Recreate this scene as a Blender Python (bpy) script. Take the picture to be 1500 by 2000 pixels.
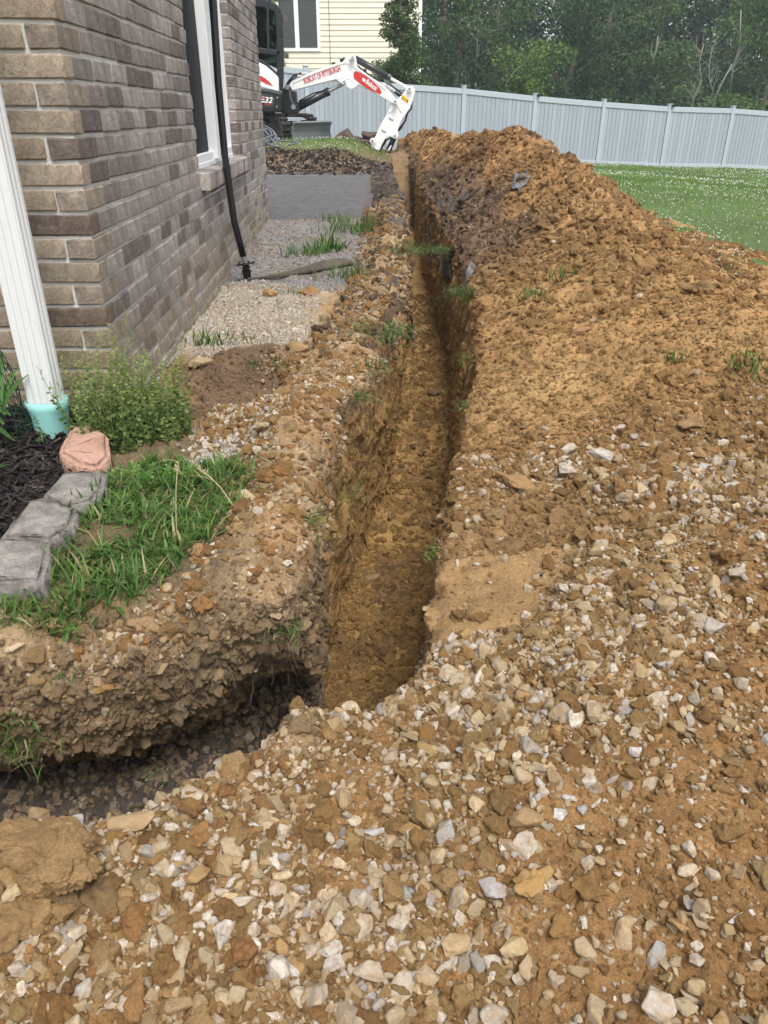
import bpy, bmesh, math, random
import numpy as np
from mathutils import Vector, Matrix, Euler
from mathutils.bvhtree import BVHTree
R = math.radians
random.seed(7); rng = np.random.default_rng(7)
S = bpy.context.scene
for o in list(bpy.data.objects): bpy.data.objects.remove(o)
C = S.collection
# ------------------------------------------------------------ camera, sky, sun, exposure
FOC = 1460.0; TH = math.atan(781/FOC)
cam = bpy.data.cameras.new('camera'); co = bpy.data.objects.new('camera', cam); C.objects.link(co)
co.location = (0, 0, 0); co.rotation_euler = (R(90)-TH, 0, 0)
cam.sensor_fit = 'VERTICAL'; cam.sensor_height = 24; cam.lens = 24*FOC/2000; cam.clip_end = 400; cam.clip_start = .05
S.camera = co
W = bpy.data.worlds.new('World'); S.world = W; W.use_nodes = True
wn = W.node_tree; bg = wn.nodes['Background']
sky = wn.nodes.new('ShaderNodeTexSky'); sky.sky_type = 'NISHITA'; sky.sun_disc = False
SUN_EL, SUN_ROT = 62, 160           # high soft sun, from the right and behind the viewer
sky.sun_elevation = R(SUN_EL); sky.sun_rotation = R(SUN_ROT); sky.dust_density = 3; sky.air_density = 1.0
hs = wn.nodes.new('ShaderNodeHueSaturation'); hs.inputs['Saturation'].default_value = .3; hs.inputs['Value'].default_value = 1.0
wn.links.new(sky.outputs[0], hs.inputs['Color']); wn.links.new(hs.outputs[0], bg.inputs[0]); bg.inputs[1].default_value = .14
sl = bpy.data.lights.new('sun', 'SUN'); sl.energy = 1.7; sl.angle = R(22); sl.color = (1, .95, .88)
so = bpy.data.objects.new('sun', sl); C.objects.link(so)
az = R(SUN_ROT)
sd = Vector((math.sin(az)*math.cos(R(SUN_EL)), math.cos(az)*math.cos(R(SUN_EL)), math.sin(R(SUN_EL))))
so.rotation_euler = sd.to_track_quat('Z', 'Y').to_euler()
S.view_settings.view_transform = 'Standard'; S.view_settings.look = 'None'; S.view_settings.gamma = 1
S.view_settings.use_curve_mapping = False; S.view_settings.exposure = 0.88
S.cycles.max_bounces = 6; S.cycles.transparent_max_bounces = 8

# ------------------------------------------------------------ measuring helpers (photo pixel -> point at a known distance / height)
def ray(u, v):
    r = (u-750)/FOC; up = (1000-v)/FOC
    return Vector((r, math.cos(TH)+up*math.sin(TH), -math.sin(TH)+up*math.cos(TH)))
def atY(u, v, Y): d = ray(u, v); return d*(Y/d.y)
def atZ(u, v, Z): d = ray(u, v); return d*(Z/d.z)
def lerp(a, b, t): return a+(b-a)*t
def sst(a, b, x): t = np.clip((x-a)/(b-a), 0, 1); return t*t*(3-2*t)
# ------------------------------------------------------------ numpy noise
LAT = np.random.default_rng(3).random((64, 64, 64)).astype(np.float32)*2-1
def vnoise(x, y, z, s, off=0):
    x = x/s+off; y = y/s+off*1.7; z = z/s+off*.6
    xi = np.floor(x).astype(np.int32); yi = np.floor(y).astype(np.int32); zi = np.floor(z).astype(np.int32)
    fx = x-xi; fy = y-yi; fz = z-zi
    fx = fx*fx*(3-2*fx); fy = fy*fy*(3-2*fy); fz = fz*fz*(3-2*fz)
    xi &= 63; yi &= 63; zi &= 63; x2 = (xi+1) & 63; y2 = (yi+1) & 63; z2 = (zi+1) & 63
    a = LAT[xi, yi, zi]*(1-fx)+LAT[x2, yi, zi]*fx; b = LAT[xi, y2, zi]*(1-fx)+LAT[x2, y2, zi]*fx
    c = LAT[xi, yi, z2]*(1-fx)+LAT[x2, yi, z2]*fx; d = LAT[xi, y2, z2]*(1-fx)+LAT[x2, y2, z2]*fx
    return (a*(1-fy)+b*fy)*(1-fz)+(c*(1-fy)+d*fy)*fz
def n2(x, y, s, off=0): return vnoise(x, y, np.zeros_like(x)+.37, s, off)
def fbm2(x, y, s, o=0, k=3): return sum(n2(x, y, s/2**i, o+i*5.3)/2**i for i in range(k))
# ------------------------------------------------------------ mesh helpers
def fast(name, V, F, mat=None, parent=None, smooth=False, col=None, mats=None):
    V = np.asarray(V, np.float32); me = bpy.data.meshes.new(name)
    me.vertices.add(len(V)); me.vertices.foreach_set('co', V.ravel())
    if isinstance(F, np.ndarray):
        n = F.shape[1]; M = len(F); fl = F.ravel().astype(np.int32); st = np.arange(M, dtype=np.int32)*n
    else:
        M = len(F); ln = np.array([len(f) for f in F]); fl = np.array([i for f in F for i in f], np.int32)
        st = np.concatenate([[0], np.cumsum(ln)[:-1]]).astype(np.int32)
    me.loops.add(len(fl)); me.loops.foreach_set('vertex_index', fl)
    me.polygons.add(M); me.polygons.foreach_set('loop_start', st)
    me.update(calc_edges=True)
    me.polygons.foreach_set('use_smooth', np.full(M, bool(smooth)))
    if col is not None:
        a = me.color_attributes.new('col', 'FLOAT_COLOR', 'POINT')
        cc = np.ones((len(V), 4), np.float32); cc[:, :3] = col; a.data.foreach_set('color', cc.ravel())
    if mat: me.materials.append(mat)
    me.validate(); me.update()
    o = bpy.data.objects.new(name, me); C.objects.link(o)
    if parent: o.parent = parent
    return o
def tag(o, label=None, cat=None, group=None, kind=None):
    if label: o['label'] = label
    if cat: o['category'] = cat
    if group: o['group'] = group
    if kind: o['kind'] = kind
    return o
def empty(name, loc, label, cat, group=None, rz=0):
    o = bpy.data.objects.new(name, None); C.objects.link(o); o.location = loc; o.rotation_euler = (0, 0, rz)
    return tag(o, label, cat, group)
def local(o, V):       # world points into the frame of a thing (only location and z turn are used)
    V = np.asarray(V, float)-np.array(o.location); a = -o.rotation_euler.z
    c, s = math.cos(a), math.sin(a); return np.stack([V[:, 0]*c-V[:, 1]*s, V[:, 0]*s+V[:, 1]*c, V[:, 2]], 1)
class MB:
    def __init__(s): s.v = []; s.f = []
    def add(s, V, F):
        n = len(s.v); s.v += [tuple(p) for p in V]; s.f += [tuple(i+n for i in f) for f in F]; return s
    def box(s, a, b):
        x0, y0, z0 = a; x1, y1, z1 = b
        return s.add([(x0, y0, z0), (x1, y0, z0), (x1, y1, z0), (x0, y1, z0), (x0, y0, z1), (x1, y0, z1), (x1, y1, z1), (x0, y1, z1)],
                     [(3, 2, 1, 0), (4, 5, 6, 7), (0, 1, 5, 4), (1, 2, 6, 5), (2, 3, 7, 6), (3, 0, 4, 7)])
    def bar(s, p, q, w, h, up=(0, 0, 1)):
        p = Vector(p); q = Vector(q); d = (q-p).normalized(); a = d.cross(Vector(up)).normalized(); b = a.cross(d)
        V = [c+a*(i*w/2)+b*(j*h/2) for c in (p, q) for i, j in ((-1, -1), (1, -1), (1, 1), (-1, 1))]
        return s.add(V, [(3, 2, 1, 0), (4, 5, 6, 7), (0, 1, 5, 4), (1, 2, 6, 5), (2, 3, 7, 6), (3, 0, 4, 7)])
    def tube(s, P, r, n=8, cap=True):
        P = [Vector(p) for p in P]; rr = r if isinstance(r, (list, tuple)) else [r]*len(P); V = []; F = []
        a = None
        for i, p in enumerate(P):
            d = (P[min(i+1, len(P)-1)]-P[max(i-1, 0)]).normalized()
            if a is None: a = d.orthogonal().normalized()
            else: a = (a-d*a.dot(d)).normalized()
            b = d.cross(a)
            for k in range(n): t = 2*math.pi*k/n; V.append(p+(a*math.cos(t)+b*math.sin(t))*rr[i])
        for i in range(len(P)-1):
            for k in range(n): F.append((i*n+k, i*n+(k+1) % n, (i+1)*n+(k+1) % n, (i+1)*n+k))
        if cap: F.append(tuple(range(n))[::-1]); F.append(tuple((len(P)-1)*n+k for k in range(n)))
        return s.add(V, F)
    def disc(s, c, axis, r, t, n=20): c = Vector(c); a = Vector(axis).normalized()*t/2; return s.tube([c-a, c+a], r, n)
    def plate(s, pts, y0, y1):      # outline in x,z pushed from y0 to y1
        n = len(pts); V = [(p[0], y0, p[1]) for p in pts]+[(p[0], y1, p[1]) for p in pts]
        return s.add(V, [tuple(range(n)), tuple(range(2*n-1, n-1, -1))]+[(i, i+n, (i+1) % n+n, (i+1) % n) for i in range(n)])
    def build(s, name, mat, parent=None, smooth=False, bevel=0, world=False):
        V = np.array([tuple(p) for p in s.v], float)
        if parent is not None and world: V = local(parent, V)
        o = fast(name, V, s.f, mat, parent, smooth)
        if bevel:
            m = o.modifiers.new('b', 'BEVEL'); m.width = bevel; m.segments = 2; m.limit_method = 'ANGLE'; m.angle_limit = R(35)
        return o
# ------------------------------------------------------------ materials
def newmat(name):
    m = bpy.data.materials.new(name); m.use_nodes = True; nt = m.node_tree; b = nt.nodes['Principled BSDF']
    return m, nt, b
def N(nt, t, **k):
    n = nt.nodes.new(t)
    for a, v in k.items():
        if a.startswith('i_'): n.inputs[a[2:].replace('_', ' ')].default_value = v
        else: setattr(n, a, v)
    return n
def mixc(nt, a, b, fac, mode='MIX'):
    m = nt.nodes.new('ShaderNodeMix'); m.data_type = 'RGBA'; m.blend_type = mode
    for s, v in ((m.inputs[0], fac), (m.inputs[6], a), (m.inputs[7], b)):
        if hasattr(v, 'is_linked') or isinstance(v, bpy.types.NodeSocket): nt.links.new(v, s)
        else: s.default_value = v if isinstance(v, (int, float)) else (*v[:3], 1)
    return m.outputs[2]
def ramp(nt, src, stops):
    r = nt.nodes.new('ShaderNodeValToRGB'); nt.links.new(src, r.inputs[0]); e = r.color_ramp.elements
    while len(e) < len(stops): e.new(.5)
    for i, (p, c) in enumerate(stops): e[i].position = p; e[i].color = (*c, 1) if len(c) == 3 else c
    return r.outputs[0]
def noise(nt, scale, detail=4, rough=.6, coord='Object', dist=0):
    tc = nt.nodes.new('ShaderNodeTexCoord'); n = nt.nodes.new('ShaderNodeTexNoise')
    n.inputs['Scale'].default_value = scale; n.inputs['Detail'].default_value = detail; n.inputs['Roughness'].default_value = rough
    n.inputs['Distortion'].default_value = dist
    nt.links.new(tc.outputs[coord], n.inputs['Vector']); return n.outputs[0]
def bump(nt, b, h, dist, strength=1):
    m = nt.nodes.new('ShaderNodeBump'); m.inputs['Distance'].default_value = dist; m.inputs['Strength'].default_value = strength
    nt.links.new(h, m.inputs['Height'])
    prev = b.inputs['Normal'].links
    if prev: nt.links.new(prev[0].from_socket, m.inputs['Normal'])
    nt.links.new(m.outputs[0], b.inputs['Normal'])
def G3(v): return (v, v, v)
def simple(name, c, rough=.5, metal=0, var=.15, scale=12, bmp=0, bscale=40, coat=0, dirt=None):
    m, nt, b = newmat(name); n = noise(nt, scale, 5)
    c2 = mixc(nt, tuple(x*(1-var) for x in c), tuple(min(1, x*(1+var)) for x in c), n)
    if dirt:
        d = ramp(nt, noise(nt, 3.5, 6, .7), [(.45, G3(0)), (.75, G3(dirt[1]))]); c2 = mixc(nt, c2, dirt[0], d)
    nt.links.new(c2, b.inputs['Base Color']); b.inputs['Roughness'].default_value = rough; b.inputs['Metallic'].default_value = metal
    if coat: b.inputs['Coat Weight'].default_value = coat
    if bmp: bump(nt, b, noise(nt, bscale, 5), bmp)
    return m
def soil_mat(name, grain=1.0):
    m, nt, b = newmat(name)
    at = N(nt, 'ShaderNodeAttribute', attribute_name='col')
    n1 = noise(nt, 9, 6, .7); n2_ = noise(nt, 90, 4, .7); n3 = noise(nt, 330, 3, .6)
    v = mixc(nt, ramp(nt, n1, [(.3, G3(.72)), (.7, G3(1.25))]), ramp(nt, n2_, [(.3, G3(.62)), (.72, G3(1.35))]), .55, 'MULTIPLY')
    c = mixc(nt, at.outputs['Color'], v, 1.0, 'MULTIPLY')
    c = mixc(nt, c, ramp(nt, n3, [(.35, G3(.7)), (.7, G3(1.3))]), .6, 'MULTIPLY')
    pale = ramp(nt, n2_, [(.62, G3(0)), (.74, G3(.35))]); c = mixc(nt, c, (.5, .41, .28), pale)
    nt.links.new(c, b.inputs['Base Color']); b.inputs['Roughness'].default_value = .95; b.inputs['Specular IOR Level'].default_value = .2
    vo = nt.nodes.new('ShaderNodeTexVoronoi'); vo.inputs['Scale'].default_value = 110; tc = nt.nodes.new('ShaderNodeTexCoord')
    nt.links.new(tc.outputs['Object'], vo.inputs['Vector'])
    bump(nt, b, noise(nt, 45, 6, .75), .012*grain); bump(nt, b, vo.outputs[0], -.004*grain); bump(nt, b, noise(nt, 260, 4, .7), .004*grain)
    return m
M = {}
M['soil'] = soil_mat('soil')
def vc_mat(name, rough=.8, n_amt=.3, nscale=60, bmp=.003, bscale=90, spec=.3, inst=False, sss=0):
    m, nt, b = newmat(name); at = N(nt, 'ShaderNodeAttribute', attribute_name='col')
    if inst: at.attribute_type = 'INSTANCER'
    n = noise(nt, nscale, 5, .7)
    c = mixc(nt, at.outputs['Color'], ramp(nt, n, [(.25, G3(1-n_amt)), (.75, G3(1+n_amt))]), 1, 'MULTIPLY')
    nt.links.new(c, b.inputs['Base Color']); b.inputs['Roughness'].default_value = rough; b.inputs['Specular IOR Level'].default_value = spec
    if bmp: bump(nt, b, noise(nt, bscale, 5, .7), bmp)
    return m
def leaf_mat(name, rough=.55, trans=.25):
    m, nt, b = newmat(name); at = N(nt, 'ShaderNodeAttribute', attribute_name='col')
    nt.links.new(at.outputs['Color'], b.inputs['Base Color']); b.inputs['Roughness'].default_value = rough; b.inputs['Specular IOR Level'].default_value = .15
    t = nt.nodes.new('ShaderNodeBsdfTranslucent'); c = mixc(nt, at.outputs['Color'], (1.3, 1.5, .6), 1, 'MULTIPLY'); nt.links.new(c, t.inputs[0])
    mx = nt.nodes.new('ShaderNodeMixShader'); mx.inputs[0].default_value = trans
    nt.links.new(b.outputs[0], mx.inputs[1]); nt.links.new(t.outputs[0], mx.inputs[2])
    nt.links.new(mx.outputs[0], nt.nodes['Material Output'].inputs[0]); return m
M['leaf'] = leaf_mat('leaf', .7); M['grass'] = leaf_mat('grass_blade', .5, .3)
M['bark'] = simple('bark', (.16, .14, .11), .9, var=.4, scale=8)
M['black'] = simple('black_paint', (.012, .013, .015), .35, var=.3)
M['rubber'] = simple('rubber', (.025, .025, .027), .75, var=.4, bmp=.004, dirt=((.2, .16, .11), .5))
M['white'] = simple('white_paint', (.78, .79, .79), .3, var=.03, scale=3, coat=.3)
M['vinyl'] = simple('white_vinyl', (.8, .81, .82), .4, var=.03, scale=2)
M['steel'] = simple('steel', (.45, .46, .47), .35, .8, var=.2)
M['blade'] = simple('worn_steel', (.13, .145, .155), .5, .3, var=.35, scale=6, dirt=((.2, .17, .13), .5))
M['red'] = simple('red_print', (.55, .03, .025), .4, var=.05)
M['dark_soil'] = simple('dark_clod', (.09, .06, .045), .95, var=.4, scale=15, bmp=.01)

# ------------------------------------------------------------ the lie of the land
FX = [-6.9, -4.5, -2.2, .1, 2.4, 4.7, 7.03, 9.4, 11.8, 14.2, 30]
FZ = [-.5, -.58, -.73, -1.05, -1.17, -1.36, -1.51, -1.64, -1.69, -1.82, -2.3]
def lawn_z(x, y):
    far = np.interp(x, FX, FZ); near = np.interp(x, [-3, 0, .5, 2, 4, 8, 13, 30], [-.5, -.52, -.75, -1.0, -1.16, -1.38, -1.6, -2.0])
    return lerp(near, far, sst(12, 24, y))+.015*n2(x, y, 1.3)
YT = [0, 1.2, 1.6, 1.9, 2.3, 2.7, 3.0, 3.5, 4.0, 4.9, 6.2, 8.2, 9.7, 12, 14, 17]
XL = [-.17, -.17, -.17, -.16, -.16, -.12, -.06, .02, .10, .16, .20, .20, .18, .13, .12, .14]
XR = [.10, .10, .13, .19, .26, .33, .38, .44, .49, .55, .56, .54, .53, .54, .52, .48]
def heap_ridge(y):
    return (np.interp(y, [-1, 1, 3, 11, 14, 17, 18.5], [1.45, 1.45, 1.45, 1.45, 1.2, .8, .4]),
            -.035+np.interp(y, [-1, 0, 1, 2, 3, 4.7, 5.6, 6.6, 8, 9.5, 10.6, 12.9, 15, 17, 18, 18.9], [-.95, -.8, -.74, -.70, -.655, -.50, -.40, -.29, -.22, -.14, -.22, -.29, -.28, -.30, -.38, -.7]))
def boxmask(x, y, x0, x1, y0, y1, s=.12):
    return sst(x0-s, x0+s, x)*(1-sst(x1-s, x1+s, x))*sst(y0-s, y0+s, y)*(1-sst(y1-s, y1+s, y))
def hollow(x, y):
    w = np.interp(y, [1.05, 1.15, 1.4, 1.7, 2.0], [.14, .22, .43, .58, .55]); return sst(1.04, 1.14, y)*(1-sst(1.82, 2.0, y))*sst(.04, .12, x)*(1-sst(w-.06, w+.05, x))
def G(x, y):
    xl = np.interp(y, YT, XL); xr = np.interp(y, YT, XR)
    # left of the trench
    wallx = -.8315-.0362*y
    gl = np.interp(y, [0, 2.4, 3, 5, 5.6, 8, 12.9, 13.35, 13.9, 15, 20], [-.9, -.92, -.975, -.965, -.91, -.92, -.92, -.84, -.56, -.5, -.54])
    strip = np.exp(-((x-xl+.10)/.17)**2)
    gl = gl+strip*np.interp(y, [1.2, 1.6, 2.5, 3.3, 4.3, 5.2, 6, 8, 11, 13, 14], [.03, .05, .07, .05, .09, .06, .10, .12, .10, .05, 0])*(1+.5*n2(x, y, .3, 3))
    gl = gl-.13*boxmask(x, y, -.8, -.42, 2.62, 3.1, .1)          # small pit by the wall
    gl = gl+.05*boxmask(x, y, -.75, -.3, 3.05, 3.35, .1)
    gl = gl+.012*n2(x, y, .16, 8)*(1-boxmask(x, y, -2, 0, 7.6, 13.3, .1))
    gl = gl-.06*boxmask(x, y, -.68, -.2, 1.1, 1.3, .08)+.0*y
    gl = gl-.24*sst(-.9, .1, x)*sst(13.3, 14, y)
    # right of it: the spoil heap
    rx, rz = heap_ridge(y)
    base = np.interp(y, [-1, 1, 2, 6, 10, 16, 18], [-1.1, -.99, -.95, -.93, -.88, -.8, -.7])
    t = np.clip((x-xr)/(rx-xr), 0, 1); prof = np.interp(t, [0, .15, .6, .9, 1], [0, .17, .66, .95, 1])
    up = base+(rz-base)*prof
    lz = lawn_z(x, y)
    dn = rz-(x-rx)*.66*(1+.12*n2(x, y, .7, 1))
    gr = np.where(x < rx, up, np.maximum(dn, lz))
    gr = gr+.05*fbm2(x, y, .55, 2)*sst(xr+.05, xr+.4, x)*(x < rx+1.2)*np.interp(y, [0, 3, 6], [.5, .8, 1.3])
    gr = gr+.07*np.maximum(0, n2(x, y, 1.1, 6))*np.interp(y, [0, 4, 8], [0, .3, 1])*(x > .6)*(x < rx+1)
    # hollow worn smooth beside the rim
    gr = gr-.035*hollow(x, y)
    gfar = lawn_z(x, y)
    gr = np.where(y > 18.9, gfar, gr)
    # foreground: the near end of the heap wraps round
    fg = np.interp(y, [-1, 0, .5, .9, 1.25], [-1.35, -1.16, -1.07, -1.035, -1.0])+.05*fbm2(x, y, .4, 4)+.014*n2(x, y, .09, 14)
    fg = fg+np.maximum(0, x-.0)*.22+.085*np.exp(-(((x+.60)/.09)**2+((y-.74)/.05)**2))+.05*np.exp(-(((x+.50)/.05)**2+((y-.64)/.06)**2))
    g = np.where(x < (xl+xr)/2, gl, gr)
    w = sst(1.15, 1.6, y+.55*np.minimum(0, .1-x)*0) if False else None
    yn = ynear(x)
    k = 1-sst(yn-.02, yn+.55, y)        # 1 in front of the near rim
    right = x > xr-.02
    g = np.where(right, lerp(g, fg, 1-sst(.75, 1.5, y)), np.where(y < yn+.12, fg, g))
    return g
def ynear(x): return .83+np.clip((x+.44)*.76, 0, .42)-.01*(x < -.6)
def trench_dist(x, y, z):
    xl = np.interp(y, YT, XL); xr = np.interp(y, YT, XR)
    low = sst(-.95, -1.5, z)*0+np.clip((-.95-z)/.95, 0, 1)
    inl = np.interp(y, [1, 2, 3.3, 4.7, 6.4, 9], [-.03, -.06, -.07, -.08, -.04, .0])*low
    inr = np.interp(y, [1, 2, 3, 4.2, 6.4, 9], [.02, .10, .15, .11, .03, .03])*low
    main = np.maximum(np.maximum(xl+inl-x, x-(xr-inr)), ynear(x)-y)
    main = np.maximum(main, y-(16.4-.9*np.clip(-z-.6, 0, 1.2)*2))
    yb = np.interp(x, [-1.5, -.75, -.6, -.48, -.35, -.2, -.1], [1.12, 1.17, 1.19, 1.27, 1.36, 1.36, 1.33])
    sh = .13*sst(-.45, -.2, x); yb = yb+np.interp(z-sh, [-1.6, -1.42, -1.33, -1.2, -1.05, -.9], [.24, .22, .10, .0, -.03, .0])
    br = np.maximum(np.maximum(x+.12, y-yb), ynear(x)-y)
    return np.minimum(main, br)
def floor_z(x, y):
    zm = np.interp(y, [1.2, 2, 4, 6, 8, 12, 16], [-1.86, -1.9, -1.9, -1.86, -1.84, -1.8, -1.7])
    zb = np.interp(x, [-1.5, -.8, -.45, -.2, 0], [-1.42, -1.44, -1.5, -1.72, -1.88])
    return np.where(y < 2.0, lerp(zb, zm, sst(1.6, 2.0, y)), zm)+.03*fbm2(x, y, .2, 12)
def field(X, Y, Z, amp):
    x, y = X[:, :, 0], Y[:, :, 0]
    g = Z-G(x, y)[:, :, None]
    t = trench_dist(X, Y, Z); t = np.maximum(t, floor_z(x, y)[:, :, None]-Z)
    k = .045; h = np.clip(.5+.5*(g+t)/k, 0, 1)
    f = (-t)*(1-h)+g*h+k*h*(1-h)
    flat = 1-.85*np.maximum(boxmask(x, y, -3, -.1, 7.7, 13.2, .1), hollow(x, y)*sst(.17, .26, x))
    right = sst(.1, .5, x)*sst(2.5, 6, y)
    bnk = (sst(-1.5, -.9, -np.abs(Z+1.15)-.75))*0
    A = flat[:, :, None]
    n = .020*vnoise(X, Y, Z, .17, 1)+.012*(np.abs(vnoise(X, Y, Z, .075, 2))*2-.7)
    if amp > 0: n = n+.006*vnoise(X, Y, Z, .034, 3)
    n = n*(1+right[:, :, None]*.9*sst(-1.0, -.8, Z))*A
    lat = 1-sst(-.05, .05, t*1.0+.02)  # inside the trench walls scratchy, less lumpy
    return f-n
def nets(x0, x1, y0, y1, z0, z1, h, hole=None):
    xs = np.arange(x0, x1+h, h, dtype=np.float32); ys = np.arange(y0, y1+h, h, dtype=np.float32); zs = np.arange(z0, z1+h, h, dtype=np.float32)
    X, Y, Z = np.meshgrid(xs, ys, zs, indexing='ij'); f = field(X, Y, Z, 1 if h < .03 else 0).astype(np.float32); del X, Y, Z
    s = f < 0
    nx, ny, nz = f.shape
    cnt = np.zeros((nx-1, ny-1, nz-1), np.float32); acc = np.zeros((3, nx-1, ny-1, nz-1), np.float32)
    sl_ = lambda d, n: slice(d, n-1+d)
    c8 = np.zeros((nx-1, ny-1, nz-1), np.int8)
    for a in (0, 1):
        for b in (0, 1):
            for c in (0, 1): c8 += s[sl_(a, nx), sl_(b, ny), sl_(c, nz)]
    act = (c8 > 0) & (c8 < 8); I, J, K = np.nonzero(act); n = len(I)
    P = np.zeros((n, 3)); ct = np.zeros(n)
    for ax in range(3):
        o1, o2 = [a for a in range(3) if a != ax]
        for u in (0, 1):
            for v in (0, 1):
                o = np.zeros(3, int); o[o1] = u; o[o2] = v; e = o.copy(); e[ax] = 1
                fa = f[I+o[0], J+o[1], K+o[2]]; fb = f[I+e[0], J+e[1], K+e[2]]
                m = (fa < 0) != (fb < 0); t = fa/(fa-fb+1e-12)
                for d in range(3): P[:, d] += np.where(m, (o[d]+(t if d == ax else 0)), 0)
                ct += m
    P /= ct[:, None]
    V = np.stack([xs[I]+P[:, 0]*h, ys[J]+P[:, 1]*h, zs[K]+P[:, 2]*h], 1)
    idx = -np.ones((nx-1, ny-1, nz-1), np.int32); idx[I, J, K] = np.arange(n)
    F = []
    for ax in range(3):
        o1, o2 = [(1, 2), (2, 0), (0, 1)][ax]
        sa = [slice(1, -1)]*3; sb = [slice(1, -1)]*3
        sa[ax] = slice(0, -1); sb[ax] = slice(1, None)
        a = s[tuple(sa)]; b = s[tuple(sb)]; E = np.argwhere(a != b); fl = a[tuple(E.T)]
        off = np.ones(3, int); off[ax] = 0; E = E+off
        q = []
        for du, dv in ((-1, -1), (0, -1), (0, 0), (-1, 0)):
            e = E.copy(); e[:, o1] += du; e[:, o2] += dv; q.append(idx[e[:, 0], e[:, 1], e[:, 2]])
        q = np.stack(q, 1); q[~fl] = q[~fl][:, ::-1]; F.append(q)
    F = np.concatenate(F); F = F[(F >= 0).all(1)]
    if hole is not None:
        c = V[F].mean(1); m = (c[:, 0] > hole[0]) & (c[:, 0] < hole[1]) & (c[:, 1] > hole[2]) & (c[:, 1] < hole[3]); F = F[~m]
    return V, F
def normals(V, F):
    fn = np.cross(V[F[:, 2]]-V[F[:, 0]], V[F[:, 3]]-V[F[:, 1]]); n = np.zeros_like(V)
    for i in range(4): np.add.at(n, F[:, i], fn)
    return n/(np.linalg.norm(n, axis=1, keepdims=True)+1e-12)
def subdiv(V, F):
    E = np.concatenate([F[:, [i, (i+1) % 4]] for i in range(4)]); Es = np.sort(E, 1)
    key = Es[:, 0].astype(np.int64)*len(V)+Es[:, 1]; u, inv = np.unique(key, return_inverse=True)
    mid = (V[u//len(V)]+V[u % len(V)])/2; fc = V[F].mean(1); m = len(F); n0 = len(V); n1 = n0+len(mid)
    e = [inv[i*m:(i+1)*m]+n0 for i in range(4)]; c = np.arange(m)+n1
    return np.concatenate([V, mid, fc]), np.concatenate([np.stack([F[:, i], e[i], c, e[(i+3) % 4]], 1) for i in range(4)])
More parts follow.
